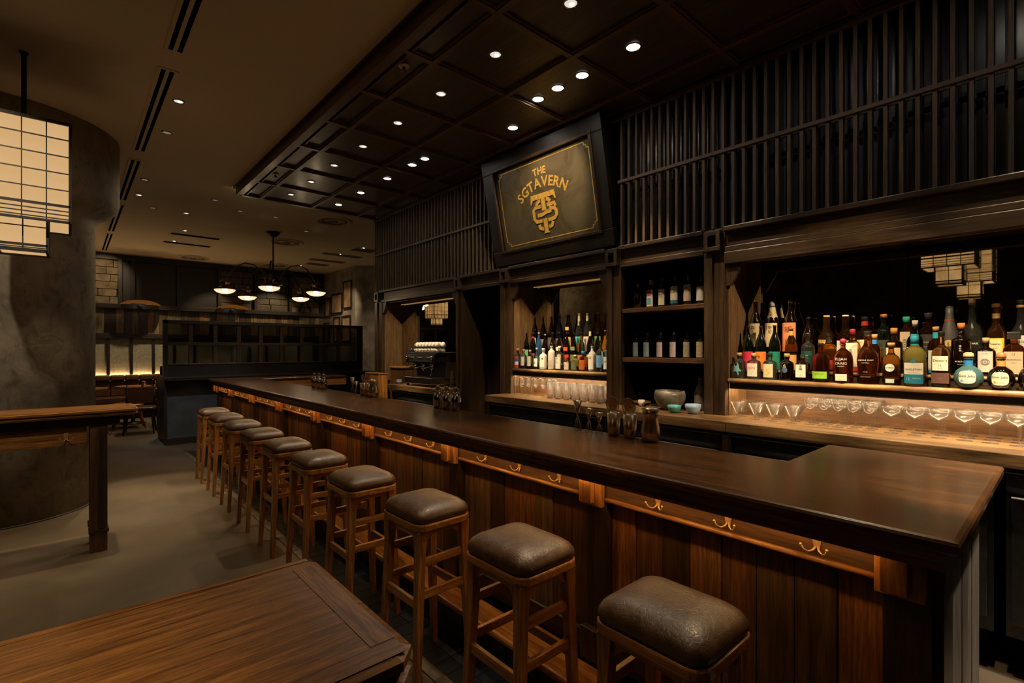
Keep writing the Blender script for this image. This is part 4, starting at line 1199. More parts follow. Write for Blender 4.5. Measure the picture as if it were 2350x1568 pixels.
# ================================================================== TABLES AND CHAIRS AT THE BACK
def round_table(x, y, r, lab):
    t = thing('round_table', (x, y, 0), lab, 'table', 'small round tables by the bench')
    MB().lathe([(r - 0.01, 0.72), (r, 0.728), (r, 0.745), (r - 0.008, 0.75)], x, y, 0, 32).build('table_top', 'teak', t)
    MB().lathe([(0.2, 0.0), (0.2, 0.012), (0.035, 0.04), (0.03, 0.70), (0.10, 0.72)], x, y, 0, 20).build('pedestal', 'iron', t)
round_table(1.50, 11.42, 0.30, 'round orange-brown table nearest the blue-black partition')
round_table(0.95, 12.45, 0.30, 'round brown table in front of the leather bench')
round_table(0.22, 12.25, 0.34, 'round brown table half behind the plaster column')
def dining_chair(x, y, rz, lab, back, seatm, legm):
    t = thing('dining_chair', (x, y, 0), lab, 'chair', 'dining chairs at the small tables', rz)
    def W(m, name, mm, **kw): return m.build(name, mm, t, world=False, **kw)
    W(ring_mesh([(rrect(0.23, 0.22, 0.06), 0.42), (rrect(0.235, 0.225, 0.06), 0.44), (rrect(0.225, 0.215, 0.06), 0.465), (rrect(0.17, 0.16, 0.05), 0.475)]), 'seat', seatm)
    for sx in (-1, 1):
        W(MB().tube([(sx * 0.19, 0.17, 0.42), (sx * 0.195, 0.18, 0.25), (sx * 0.215, 0.21, 0.0)], [0.020, 0.017, 0.013], 8), 'leg', legm)
        W(MB().tube([(sx * 0.20, -0.24, 0.84), (sx * 0.20, -0.20, 0.60), (sx * 0.19, -0.17, 0.42), (sx * 0.20, -0.19, 0.22), (sx * 0.22, -0.25, 0.0)], [0.015, 0.017, 0.02, 0.017, 0.013], 8), 'leg', legm)
        W(MB().tube([(sx * 0.19, 0.17, 0.36), (sx * 0.14, 0.17, 0.41)], 0.010, 6), 'brace', legm)
    if back == 'slats':
        W(MB().box(-0.20, 0.20, -0.255, -0.225, 0.80, 0.87), 'top_rail', legm, bev=0.006)
        W(MB().box(-0.19, 0.19, -0.205, -0.185, 0.50, 0.53), 'back_rail', legm)
        for i in range(5):
            xx = -0.13 + 0.065 * i
            W(MB().add([(xx - 0.012, -0.20, 0.53), (xx + 0.012, -0.20, 0.53), (xx + 0.012, -0.19, 0.53), (xx - 0.012, -0.19, 0.53), (xx - 0.012, -0.245, 0.80), (xx + 0.012, -0.245, 0.80), (xx + 0.012, -0.235, 0.80), (xx - 0.012, -0.235, 0.80)], [(0, 1, 5, 4), (1, 2, 6, 5), (2, 3, 7, 6), (3, 0, 4, 7), (0, 3, 2, 1), (4, 5, 6, 7)]), 'slat', legm)
    else:
        W(MB().prism([(-0.215, 0.50), (-0.185, 0.50), (-0.215, 0.80), (-0.25, 0.80)], 'X', -0.21, 0.21), 'backrest', seatm, bev=0.01)
    return t
dining_chair(0.93, 10.95, pi * 0.95, 'dark leather dining chair on splayed curved legs, nearest the high table', 'pad', 'brown_leather', 'black_wood')
dining_chair(0.82, 11.75, pi * 0.5, 'wooden dining chair with an upright slatted back', 'slats', 'teak', 'teak')
dining_chair(1.58, 12.35, pi * 1.1, 'dark leather dining chair beyond the round orange-brown table', 'pad', 'brown_leather', 'black_wood')

# ================================================================== BOTTLES
SEG = 28
PROF = {   # glass profile (r/R, z/H); the last point is the neck mouth
    'sake': [(.90, 0), (1, .012), (1, .50), (.97, .56), (.80, .66), (.52, .76), (.34, .83), (.28, .90), (.27, .945), (.31, .950), (.31, .965), (.27, .97)],
    'round': [(.90, 0), (1, .015), (1, .58), (.96, .63), (.80, .68), (.50, .72), (.36, .76), (.33, .82), (.32, .90), (.36, .905), (.36, .925)],
    'squat': [(.88, 0), (.98, .02), (1, .06), (1, .60), (.96, .65), (.78, .70), (.45, .735), (.34, .76), (.34, .84), (.42, .85), (.42, .87)],
    'tallneck': [(.90, 0), (1, .015), (1, .42), (.97, .47), (.82, .54), (.58, .59), (.44, .63), (.40, .70), (.37, .90), (.42, .905), (.42, .93)],
    'cone': [(.90, 0), (1, .015), (1, .48), (.96, .53), (.74, .60), (.52, .66), (.44, .72), (.40, .82), (.40, .97)],
    'tear': [(.72, 0), (.76, .02), (.74, .06), (.84, .20), (.98, .36), (1, .46), (.92, .56), (.66, .66), (.38, .74), (.32, .80), (.32, .88), (.36, .885), (.36, .90)],
    'dome': [(.93, 0), (1, .02), (1, .52), (.95, .60), (.80, .67), (.52, .73), (.26, .77), (.24, .84), (.30, .85), (.30, .87)],
    'flask': [(.28, 0), (.52, .012), (.80, .08), (.96, .19), (1, .29), (.95, .40), (.78, .51), (.50, .59), (.32, .63), (.28, .66), (.28, .80), (.34, .81), (.34, .83)],
    'cyl': [(.92, 0), (1, .015), (1, .64), (.95, .68), (.62, .72), (.40, .74), (.36, .78), (.36, .86)],
    'smooth': [(.90, 0), (1, .02), (1, .40), (.96, .50), (.80, .62), (.62, .70), (.52, .78), (.46, .86), (.44, .97)],
}
def put_label(parent, X, Y, zb, R, H, z0, z1, half, c, square, lines, shape='rect', off=0.0009):
    """A printed label that follows the bottle; half = half width / R."""
    m = MB(); n = 12 if not square else 2
    hw = half * R
    def pos(x, z, o):
        if square: return (X - R - o, Y - x, zb + z)
        a = x / R
        return (X - (R + o) * cos(a), Y - (R + o) * sin(a), zb + z)
    za, zc = z0 * H, z1 * H
    if shape == 'rect':
        vs = []; fs = []
        for i in range(n + 1):
            x = -hw + 2 * hw * i / n
            vs += [pos(x, za, off), pos(x, zc, off)]
        fs = [(2 * i, 2 * i + 1, 2 * i + 3, 2 * i + 2) for i in range(n)]
        vs2 = []
        for i in range(n + 1):
            x = -hw + 2 * hw * i / n
            vs2 += [pos(x, za, -0.0006), pos(x, zc, -0.0006)]
        m.add(vs, fs); k = len(vs); m.add(vs2, [f[::-1] for f in fs])
        m.f += [(0, k, k + 1, 1), (2 * n, 2 * n + 1, k + 2 * n + 1, k + 2 * n)]; m.smooth += [False] * 2
    else:
        pts = []
        if shape == 'oval':
            q = 22
            for i in range(q):
                a = 2 * pi * i / q; e = 3.2
                rx = abs(cos(a)) ** (2 / e) * (1 if cos(a) > 0 else -1); rz_ = abs(sin(a)) ** (2 / e) * (1 if sin(a) > 0 else -1)
                pts.append((hw * rx, (za + zc) / 2 + (zc - za) / 2 * rz_))
        elif shape == 'round':
            q = 22
            for i in range(q):
                a = 2 * pi * i / q; pts.append((hw * cos(a), (za + zc) / 2 + hw * sin(a)))
        elif shape == 'diamond':
            pts = [(-hw, za + (zc - za) * .25), (hw * .3, za), (hw, za + (zc - za) * .3), (hw * .2, zc), (-hw * .8, za + (zc - za) * .8)]
        elif shape == 'pent':
            pts = [(-hw, zc), (-hw * 1.25, za + (zc - za) * .45), (0, za), (hw * 1.25, za + (zc - za) * .45), (hw, zc)]
        mid = (sum(p[0] for p in pts) / len(pts), sum(p[1] for p in pts) / len(pts))
        vs = [pos(mid[0], mid[1], off)] + [pos(p[0], p[1], off) for p in pts]
        vs += [pos(mid[0] + (p[0] - mid[0]) * .5, mid[1] + (p[1] - mid[1]) * .5, off) for p in pts]
        q = len(pts)
        fs = [(0, 1 + q + i, 1 + q + (i + 1) % q) for i in range(q)] + [(1 + q + i, 1 + i, 1 + (i + 1) % q, 1 + q + (i + 1) % q) for i in range(q)]
        m.add(vs, fs)
    lb = m.build('label', colmat(c), parent)
    for ln in lines:
        txt, size, zf, tc = ln[:4]
        vert = len(ln) > 4 and ln[4]
        s_ = size * R
        x_off = ln[5] * R if len(ln) > 5 else 0
        tm = MB()
        if vert == 1:      # characters stacked
            for i, chh in enumerate(txt):
                vs, fs, wd = glyphs(chh, s_)
                tm.add([pos(v[0] + x_off, zf * H - i * s_ * 1.02 + v[1], off + 0.0009) for v in vs], fs)
        elif vert == 2:    # word turned to read upwards
            vs, fs, wd = glyphs(txt, s_)
            tm.add([pos(-v[1] + s_ * 0.35 + x_off, zf * H + v[0], off + 0.0009) for v in vs], fs)
        else:
            vs, fs, wd = glyphs(txt, s_)
            if half > 0.01 and wd > 2 * hw * 0.92: k_ = 2 * hw * 0.92 / wd; vs = [(v[0] * k_, v[1] * k_ if k_ < .7 else v[1]) for v in vs]
            tm.add([pos(v[0] + x_off, zf * H + v[1] - s_ * 0.35, off + 0.0009) for v in vs], fs)
        if tm.f: tm.build('print', colmat(tc), lb)
    return lb
def bottle(X, Y, zb, H, R, prof, glass, lab, cap=('black', 0.93, 1.0, .36), square=0, labels=(), neck=None, group='', liquid=None, flat=1.0):
    if abs(zb - 1.29) < 1e-6: X = min(X, 3.563 - R)
    elif abs(zb - 1.355) < 1e-6: X = min(X, 3.662 - R)
    t = thing('bottle', (X, Y, zb), lab, 'bottle', group)
    pf = PROF[prof]
    n = square and 6 or 0
    MB().lathe([(r * R, z * H) for r, z in pf] + [(0.001, pf[-1][1] * H)], X, Y, zb, SEG, n=n if n else 0, rx=flat).build('glass_body', glass, t)
    if liquid:
        lm, lv = liquid
        q = [(r * R * 0.93, max(z, 0.02) * H) for r, z in pf if z <= lv]
        MB().lathe([(0.001, 0.02 * H)] + q + [(0.001, q[-1][1])], X, Y, zb, 20, n=n if n else 0, rx=flat, close=False).build('liquid', lm, t)
    cc, c0, c1, cr = cap[:4]
    style = cap[4] if len(cap) > 4 else 'cyl'
    cm = CAPS[cc] if cc in CAPS else cc
    if style == 'ball':
        MB().ball((X, Y, zb + H * (c0 + c1) / 2), R * cr, 14, 10, (c1 - c0) * H / 2 / (R * cr)).build('stopper', cm, t)
    elif style == 'mush':
        MB().lathe([(R * cr * .9, c0 * H), (R * cr, c0 * H + (c1 - c0) * H * .3), (R * cr * .9, c0 * H + (c1 - c0) * H * .75), (R * cr * .5, c1 * H), (0.001, c1 * H)], X, Y, zb, 20).build('stopper', cm, t)
    elif style == 'square':
        q = R * cr
        MB().box(X - q, X + q, Y - q, Y + q, zb + c0 * H, zb + c1 * H).build('cap', cm, t, bev=0.002)
    elif style == 'taper':
        MB().lathe([(R * cr * 1.25, c0 * H), (R * cr, c0 * H + (c1 - c0) * H * .82), (R * cr * 1.08, c0 * H + (c1 - c0) * H * .84), (R * cr * 1.05, c1 * H), (0.001, c1 * H)], X, Y, zb, 20).build('capsule', cm, t)
    else:
        MB().lathe([(R * cr, c0 * H), (R * cr, c1 * H - 0.002), (R * cr * .93, c1 * H), (0.001, c1 * H)], X, Y, zb, 20).build('cap', cm, t)
    if neck:
        nm, n0, n1, nr = neck
        MB().lathe([(R * nr * 1.04, n0 * H), (R * nr, n1 * H)], X, Y, zb, 20, close=False).build('neck_band', CAPS.get(nm, nm), t)
    for L in labels:
        z0, z1, half, c, lines = L[:5]
        put_label(t, X, Y, zb, R * flat if False else R, H, z0, z1, half, c, bool(square), lines, L[5] if len(L) > 5 else 'rect')
    return t
K = (0.015, 0.012, 0.01); W_ = (0.72, 0.68, 0.58); CR = (0.70, 0.56, 0.34); GO = (0.75, 0.5, 0.15)
CAPS = {'black': colmat((0.02, 0.02, 0.02), 0.3), 'cork': colmat((0.52, 0.34, 0.17)), 'wood': colmat((0.55, 0.27, 0.08), 0.4), 'white': colmat((0.7, 0.66, 0.56)), 'yellow': colmat((0.72, 0.44, 0.08)),
        'red': colmat((0.35, 0.03, 0.02), 0.35), 'maroon': colmat((0.22, 0.02, 0.03), 0.35), 'green': colmat((0.02, 0.30, 0.18)), 'blue': colmat((0.02, 0.17, 0.42)), 'teal': colmat((0.02, 0.30, 0.42)),
        'orange': colmat((0.70, 0.22, 0.05)), 'brown': colmat((0.30, 0.13, 0.04), 0.35), 'steelcap': MATS['steel'], 'clear': MATS['clear_glass'], 'pink': colmat((0.75, 0.35, 0.25)), 'gold': MATS['brass'], 'beige': colmat((0.62, 0.42, 0.24), 0.45)}
GD = 'bottles on the large stepped shelf'
T1, T2, T3 = (3.53, 1.29), (3.62, 1.355), (3.713, 1.42)
# ---- large bay, front row
X, Z = T1
bottle(X, 1.553, Z, .179, .0405, 'squat', 'bottle_clear', 'small clear gin bottle with a torn teal label, leftmost of the front row', ('cork', .87, 1, .42), labels=[(.12, .62, .70, (0.12, .32, .34), [], 'diamond')], group=GD)
bottle(X, 1.453, Z, .178, .0430, 'squat', 'bottle_clear', 'squat clear bottle whose white label reads GIN in red and green', ('cork', .84, 1, .38), labels=[(.10, .60, .85, W_, [('GIN', .62, .42, (.45, .10, .04)), ('GIN', .16, .54, (.1, .3, .12)), ('small batch', .13, .28, K), ('dry', .13, .2, K)])], group=GD)
bottle(X, 1.349, Z, .176, .0415, 'squat', 'bottle_clear', 'squat clear bottle with a large yellow 5 on a pale label', ('black', .86, 1, .40), labels=[(.09, .60, .80, (.68, .62, .42), [('5', 1.5, .30, (.72, .44, .03))])], group=GD)
bottle(X, 1.243, Z, .175, .0400, 'squat', 'bottle_dark', 'squat black bottle decorated with pale leaves and blue berries', ('cork', .86, 1, .42), labels=[(.24, .52, .42, (.05, .09, .20), [], 'round'), (.36, .62, .30, (.20, .20, .14), [], 'diamond')], group=GD)
bottle(X, 1.150, Z, .170, .0375, 'squat', 'bottle_brown', 'square dark plum liqueur bottle with a white brush-script label', ('clear', .84, 1, .36), 1, [(.14, .62, .78, W_, [('米梅', .50, .52, K, 1), ('■', .12, .20, K)])], group=GD)
bottle(X, 1.043, Z, .243, .0470, 'round', 'bottle_red', 'round-shouldered red-amber whisky bottle with a lime green label', ('black', .92, 1, .34), labels=[(.09, .27, 1.0, (.26, .50, .04), [('STRAIGHT RYE', .17, .21, K)])], group=GD)
bottle(X, .922, Z, .271, .0510, 'dome', 'bottle_red', 'rounded red whisky bottle reading ELIJAH CRAIG under a dark ball stopper', ('maroon', .86, 1, .36, 'ball'), labels=[(.055, .20, .62, (.66, .60, .44), [('————', .2, .15, (.45, .06, .03)), ('straight bourbon', .1, .09, K)]), (.36, .58, .0001, K, [('ELIJAH', .42, .535, W_), ('CRAIG', .42, .44, W_), ('Small Batch', .16, .375, W_)])], group=GD)
bottle(X, .797, Z, .312, .0535, 'tear', 'bottle_red', 'teardrop-shaped bourbon bottle reading ANGELS ENVY with a tall clear stopper', ('clear', .88, 1, .34), labels=[(.40, .5, .0001, K, [('ANGELS ENVY', .24, .45, (.75, .62, .42)), ('Port Wine', .15, .40, W_), ('FINISHED', .11, .23, W_), ('KENTUCKY STRAIGHT', .09, .14, W_)])], group=GD)
bottle(X, .687, Z, .242, .0410, 'round', 'bottle_amber', 'amber whiskey bottle with a round pale label reading ROE & CO', ('cork', .91, 1, .44), labels=[(.30, .52, .55, (.50, .58, .48), [('ROE&CO', .26, .41, (.02, .08, .06))], 'round'), (.05, .15, .5, (.36, .46, .40), [])], group=GD)
bottle(X, .580, Z, .301, .0495, 'round', 'bottle_olive', 'olive glass whisky bottle with a white and blue label reading SINGLETON 12', ('teal', .78, .92, .38), 0, [(.22, .43, .98, W_, [('SINGLETON', .29, .31, (.03, .03, .04)), ('SPEYSIDE SINGLE MALT', .08, .25, K)]), (.05, .22, .98, (.01, .17, .27), [('12', .38, .135, W_, 0, -.42), ('YEARS OLD', .15, .15, W_, 0, .3)]), (.42, .50, .22, (.02, .14, .2), [], 'round')], ('teal', .76, .96, .36), GD)
bottle(X, .468, Z, .301, .0385, 'round', 'bottle_amber', "slim square-shouldered amber whisky bottle with a cream Dewar's 12 label", ('black', .92, 1, .37), 1, [(.30, .56, .85, (.70, .64, .50), [("Dewar's", .46, .48, K), ('12', .38, .39, K), ('YEAR OLD', .12, .34, (.4, .1, .05))]), (.07, .26, .95, (.10, .045, .035), [('SCOTCH', .14, .16, (.3, .2, .1))])], ('brown', .76, .90, .34), GD)
bottle(X, .357, Z, .189, .0600, 'flask', 'bottle_teal', 'round teal glass tequila bottle reading Don Julio with a beige stopper', ('beige', .86, 1, .37, 'mush'), labels=[(.15, .50, .58, (.62, .62, .50), [('Don Julio', .30, .36, K), ('BLANCO', .13, .22, (.05, .2, .4)), ('●', .26, .22, (.10, .3, .6), 0, -.35)], 'oval')], neck=('blue', .64, .78, .30), group=GD, liquid=('bottle_tequila', .5))
bottle(X, .236, Z, .189, .0530, 'flask', 'bottle_dark', 'round dark tequila bottle reading Don Julio with a brown stopper', ('brown', .84, 1, .38, 'mush'), labels=[(.13, .48, .62, (.62, .62, .42), [('Don Julio', .30, .35, K), ('REPOSADO', .13, .2, (.4, .2, .05)), ('●', .26, .21, (.6, .25, .05), 0, -.38)], 'oval')], neck=('orange', .63, .78, .31), group=GD)
bottle(X, .128, Z, .20, .0500, 'flask', 'bottle_dark', 'round black bottle at the picture edge, next to the dark tequila bottle', ('black', .84, 1, .38, 'mush'), group=GD)
# ---- middle row
X, Z = T2
bottle(X, 1.534, Z, .304, .0379, 'sake', 'bottle_green', 'dark sake bottle with a crimson label', ('black', .94, 1, .31), labels=[(.0, .40, 1.35, (.42, .02, .045), [('紅', .5, .28, (.25, .02, .03))])], group=GD)
bottle(X, 1.446, Z, .302, .0382, 'sake', 'bottle_green', 'dark sake bottle with an orange label', ('black', .94, 1, .31), labels=[(.0, .40, 1.35, (.55, .15, .02), [('橙', .5, .28, (.3, .06, .02))])], group=GD)
bottle(X, 1.355, Z, .304, .0371, 'sake', 'bottle_green', 'dark green sake bottle with a deep green label', ('black', .94, 1, .31), labels=[(.0, .40, 1.35, (.005, .16, .10), [])], group=GD)
bottle(X, 1.250, Z, .282, .0385, 'sake', 'bottle_amber', 'orange plum wine bottle with a tan label and a paper neck strip', ('brown', .94, 1, .31), labels=[(.0, .36, 1.2, (.50, .27, .09), [('竹', .5, .30, K), ('梅', .5, .14, K, 0, -.3)])], neck=(colmat((.5, .28, .08)), .60, .92, .37), group=GD)
bottle(X, 1.149, Z, .246, .0395, 'round', 'bottle_clear', 'clear gin bottle with a dark green label and a silver cap', ('steelcap', .90, 1, .36), labels=[(.03, .52, .9, (.006, .045, .035), [('The City', .18, .40, W_), ('DRY GIN', .18, .33, W_), ('47', .22, .24, W_)])], group=GD)
bottle(X, 1.030, Z, .241, .0440, 'round', 'bottle_amber', 'wide orange bourbon flask with a silver collar', ('clear', .88, 1, .28), labels=[(.05, .30, .8, (.30, .03, .02), [('STRAIGHT', .15, .26, W_)])], neck=('steelcap', .76, .90, .36), group=GD)
bottle(X, .900, Z, .263, .0423, 'round', 'bottle_amber', 'whisky bottle with a maroon cap and upright lettering on a cream label', ('maroon', .86, 1, .37), labels=[(.12, .68, .85, (.66, .60, .46), [('MAKER', .46, .42, K, 2)]), (.02, .12, .9, (.35, .02, .03), [])], group=GD)
bottle(X, .787, Z, .229, .0330, 'round', 'bottle_brown', 'small dark bottle with a wooden cap and a blue neck band', ('wood', .88, 1, .44), labels=[(.1, .5, .8, (.05, .04, .02), [])], neck=('blue', .70, .86, .40), group=GD)
bottle(X, .693, Z, .264, .0406, 'cyl', 'bottle_brown', 'broad dark whisky bottle with a wooden cap and a plain cream label', ('wood', .86, 1, .42), labels=[(.02, .56, .95, (.62, .45, .24), [('whisky', .26, .34, (.3, .18, .08))])], group=GD)
bottle(X, .596, Z, .305, .0388, 'round', 'bottle_green_clear', 'green glass whisky bottle with a white cap, standing between the blue and cream labels', ('white', .88, 1, .36), labels=[(.02, .50, .95, (.60, .58, .46), [('SINGLE MALT', .16, .4, K)])], group=GD)
bottle(X, .504, Z, .266, .0371, 'round', 'bottle_red', 'red-brown rum bottle with a wooden cap and a wavy white and blue label', ('wood', .90, 1, .40), labels=[(.08, .50, .9, (.55, .56, .50), [('~~~', .5, .35, (.02, .2, .35)), ('~~~', .5, .25, (.02, .2, .35))]), (.03, .12, .9, (.02, .22, .35), [])], neck=('teal', .72, .88, .37), group=GD)
bottle(X, .398, Z, .282, .0420, 'cyl', 'bottle_dark', 'wide black gin bottle reading KI NO BI with a copper-coloured cap', ('orange', .88, 1, .38), labels=[(.1, .6, .0001, K, [('季の美', .28, .54, (.6, .6, .6), 1), ('KI NO BI', .26, .26, (.6, .6, .6)), ('KYOTO DRY GIN', .09, .20, (.5, .5, .5))])], group=GD)
bottle(X, .301, Z, .201, .0390, 'squat', 'bottle_dark', 'small brown apothecary bottle with a cork and an ornate square label', ('cork', .86, 1, .36), labels=[(.10, .64, .82, (.52, .48, .42), [('◎', 1.1, .36, (.15, .12, .12)), ('❖', .3, .36, (.15, .12, .12)), ('· DRY GIN ·', .14, .58, K)])], group=GD)
bottle(X, .196, Z, .228, .0400, 'round', 'bottle_red', 'square red liqueur bottle with a black block cap and a tan DISARONNO label', ('black', .84, 1, .62, 'square'), 1, [(.06, .56, .85, (.38, .30, .19), [('DISARONNO', .24, .38, K), ('M', .42, .5, (.2, .12, .05)), ('ORIGINALE', .1, .31, K)])], group=GD)
# ---- back row
X, Z = T3
bottle(X, 1.521, Z, .415, .0480, 'sake', 'bottle_dark', 'tall dark sake bottle with a cream label, leftmost of the back row', ('black', .95, 1, .29), labels=[(.22, .62, .95, CR, [('森久', .62, .52, K, 1)])], group=GD)
ob_ = bottle(X, 1.405, Z, .413, .0480, 'sake', 'bottle_dark', 'tall dark sake bottle wearing a pale paper hood with brush script', ('white', .90, 1, .36), labels=[(.22, .62, 1.0, CR, [('茶坊', .6, .52, K, 1), ('清酒', .3, .55, K, 1, -.5)])], group=GD)

hm = MB(); hv = []
for i, (r, z) in enumerate(((.0185, .372), (.024, .335), (.034, .298))):
    hv.append((r, z))
q = 18
vs = []
for j, (r, z) in enumerate(hv):
    for i in range(q):
        a = 2 * pi * i / q; vs.append((X - r * cos(a), 1.405 - r * sin(a), Z + z - (0.026 * max(0, cos(2 * a)) if j == 2 else 0)))
hm.add(vs, [(j * q + i, j * q + (i + 1) % q, (j + 1) * q + (i + 1) % q, (j + 1) * q + i) for j in range(2) for i in range(q)], True)
hm.build('paper', colmat((.70, .55, .32)), ob_)
hm = MB()
for i, chh in enumerate('紅東'):
    gv, gf, wd = glyphs(chh, .020)
    hm.add([(X - .0315 - .002 + (v[1] - i * .024) * 0.25 * -1 - .0015, 1.405 - v[0], Z + .330 - i * .023 + v[1]) for v in gv], gf)
hm.build('print', colmat(K), ob_)
MB().lathe([(.0195, .370), (.0200, .374), (.0195, .378)], X, 1.405, Z, 16, close=False).build('cord', colmat((.05, .04, .03)), ob_)
bottle(X, 1.287, Z, .411, .0490, 'sake', 'bottle_dark', 'tall dark sake bottle with a salmon label and a silver cap', ('steelcap', .95, 1, .32), labels=[(.14, .62, 1.0, (.62, .20, .09), [('朝', 1.0, .50, K), ('日', .9, .30, K)])], group=GD)
bottle(X, 1.176, Z, .289, .0400, 'sake', 'bottle_dark', 'slim unlabelled dark bottle standing behind the green gin label', ('black', .95, 1, .31), group=GD)
bottle(X, 1.069, Z, .295, .0480, 'cone', 'bottle_amber', 'bourbon bottle with a long yellow neck capsule', ('yellow', .66, 1, .36, 'taper'), labels=[(.05, .46, .9, (.40, .22, .06), [('●', .5, .38, (.7, .62, .4))])], group=GD)
bottle(X, .962, Z, .293, .0480, 'cone', 'bottle_brown', 'whisky bottle with a long white neck capsule', ('white', .64, 1, .36, 'taper'), labels=[(.05, .44, 1.0, W_, [('WHISKY', .3, .36, K)])], group=GD)
bottle(X, .859, Z, .277, .0443, 'round', 'bottle_brown', 'whisky bottle with a black and red cap and a cream label', ('black', .90, 1, .40), labels=[(.05, .48, .85, (.62, .48, .27), [('Single Malt', .2, .42, (.4, .1, .05))])], neck=('red', .80, .90, .41), group=GD)
bottle(X, .762, Z, .288, .0404, 'round', 'bottle_green', 'dark liqueur bottle with a black neck and an orange cap', ('wood', .92, 1, .46), labels=[(.08, .45, .9, (.02, .03, .02), [('liqueur', .2, .3, GO)])], group=GD)
bottle(X, .652, Z, .268, .0440, 'round', 'bottle_amber', 'whisky bottle with a green cap and TALISKER running up its label', ('green', .86, 1, .40), labels=[(.05, .66, .55, (.66, .50, .33), [('TALISKER', .52, .33, (.02, .04, .03), 2)])], group=GD)
bottle(X, .551, Z, .285, .0430, 'round', 'bottle_brown', 'black-capped whiskey bottle with a dark arched BUSHMILLS label', ('black', .86, 1, .42), labels=[(.1, .56, .8, (.025, .02, .018), [('BUSHMILLS', .25, .40, W_), ('BLACK BUSH', .19, .31, (.7, .5, .35))])], group=GD)
bottle(X, .458, Z, .317, .0380, 'smooth', 'bottle_smoke', 'matte grey frosted cognac bottle with a black top and gold medallion', ('black', .76, 1, .44), labels=[(.26, .42, .50, (.55, .38, .12), [('§', .7, .33, K)], 'round')], neck=('red', .745, .765, .56), group=GD)
bottle(X, .363, Z, .354, .0410, 'tallneck', 'bottle_clear', 'tall clear rum bottle filled with green and yellow fruit, sealed with cork', ('cork', .90, 1, .40), labels=[(.36, .42, .0001, K, [('YAOAK', .42, .30, (.6, .6, .5))])], group=GD, liquid=('bottle_fruit', .44))
bottle(X, .269, Z, .333, .0400, 'tallneck', 'bottle_amber', 'tall amber rum bottle with a slanting gold neck ribbon and yellow label', ('gold', .90, .96, .44), labels=[(.03, .40, .95, (.62, .40, .05), []), (.16, .38, .62, (.66, .50, .30), [('Reserve', .3, .31, K), ('RUM', .18, .24, K)])], neck=('gold', .72, .80, .40), group=GD)
bottle(X, .177, Z, .333, .0385, 'tallneck', 'bottle_clear', 'tall clear gin bottle with a white label, beside the picture edge', ('black', .93, 1, .44), labels=[(.05, .44, .95, W_, [('GIN', .4, .34, K)])], neck=('gold', .88, .92, .43), group=GD)

# ---- middle bay (sake)
GB = 'sake and gin bottles on the middle stepped shelf'
X, Z = T1
BF = [(3.876, .208, .0335, 'round', 'bottle_clear', ('pink', .88, 1, .40), [(.02, .18, 1, (.45, .04, .03), []), (.18, .34, 1, (.6, .6, .58), []), (.34, .50, 1, (.02, .08, .32), []), (.50, .60, 1, (.45, .04, .03), [])], 'small bottle striped red, white and blue, leftmost in the middle bay'),
      (3.785, .200, .0315, 'round', 'bottle_clear', ('pink', .88, 1, .40), [(.16, .62, .95, (.72, .60, .58), [('●', .7, .32, (.7, .4, .15))])], 'small clear bottle with a pink top and a pinkish white label'),
      (3.689, .194, .0325, 'round', 'bottle_gold', ('white', .88, 1, .40), [(.14, .66, .95, W_, [('米', .5, .4, (.4, .4, .42))])], 'small golden bottle with a white cap and a white label'),
      (3.593, .215, .0308, 'round', 'bottle_clear', ('white', .88, 1, .36), [(.12, .50, .95, (.72, .70, .70), [('▦', .8, .30, (.1, .1, .25))])], 'small clear bottle with a grid printed on its white label'),
      (3.494, .211, .0380, 'squat', 'bottle_frost', ('white', .87, 1, .40), [(.12, .62, .95, (.74, .70, .62), [('大和', .5, .50, K, 1, -.4), ('■', .5, .50, K, 0, .5)])], 'squat frosted bottle with black characters on a white label'),
      (3.384, .265, .0350, 'squat', 'bottle_frost', ('steelcap', .86, 1, .42), [(.10, .34, .8, (.36, .30, .22), [])], 'tall frosted bottle with a silver cap and a tan lower label'),
      (3.274, .231, .0390, 'squat', 'bottle_clear', ('white', .86, 1, .40), [(.06, .54, .95, (.66, .64, .56), [('そん', .75, .42, K, 1)])], 'clear bottle with large brush script on its pale label'),
      (3.173, .130, .0345, 'cyl', 'bottle_clear', ('red', .80, 1, .40), [(.06, .60, .95, (.62, .55, .45), [('月', .5, .34, (.4, .05, .04))])], 'short clear jar bottle with a red cap'),
      (3.076, .150, .0380, 'cyl', 'bottle_olive', ('white', .84, 1, .40), [(.06, .58, .95, (.10, .13, .06), [('□', .6, .33, (.3, .34, .2))])], 'short olive bottle with a mossy green label'),
      (2.976, .185, .0390, 'cyl', 'bottle_amber', ('blue', .80, 1, .50), [(.08, .56, .95, (.40, .10, .02), [('RED', .6, .34, (.6, .03, .02))])], 'amber bottle with a blue cap and an orange-red label'),
      (2.877, .249, .0345, 'round', 'bottle_frost', ('black', .92, 1, .36), [(.08, .60, .95, (.70, .68, .60), [('尚', .9, .50, K)])], 'frosted white bottle marked with one bold black character'),
      (2.787, .282, .0340, 'round', 'bottle_clear', ('steelcap', .92, 1, .34), [(.14, .52, .95, (.10, .22, .42), [('◆', 1.2, .34, (.6, .1, .03)), ('◆', .6, .28, (.02, .3, .28), 0, .3)])], 'clear bottle with a red and blue patchwork label'),
      (2.712, .269, .0302, 'round', 'bottle_clear', ('teal', .84, 1, .38), [(.10, .50, .95, (.60, .62, .6), [('酒', .6, .34, K)])], 'clear bottle with a pale blue cap beside the right-hand post')]
for (Y, H, R, pf, gm_, cap, labs, lb) in BF: bottle(X, Y, Z, H, R, pf, gm_, lb, cap, 0, labs, group=GB)
X, Z = T2
def strip(c): return (colmat(c), .56, .70, .72)
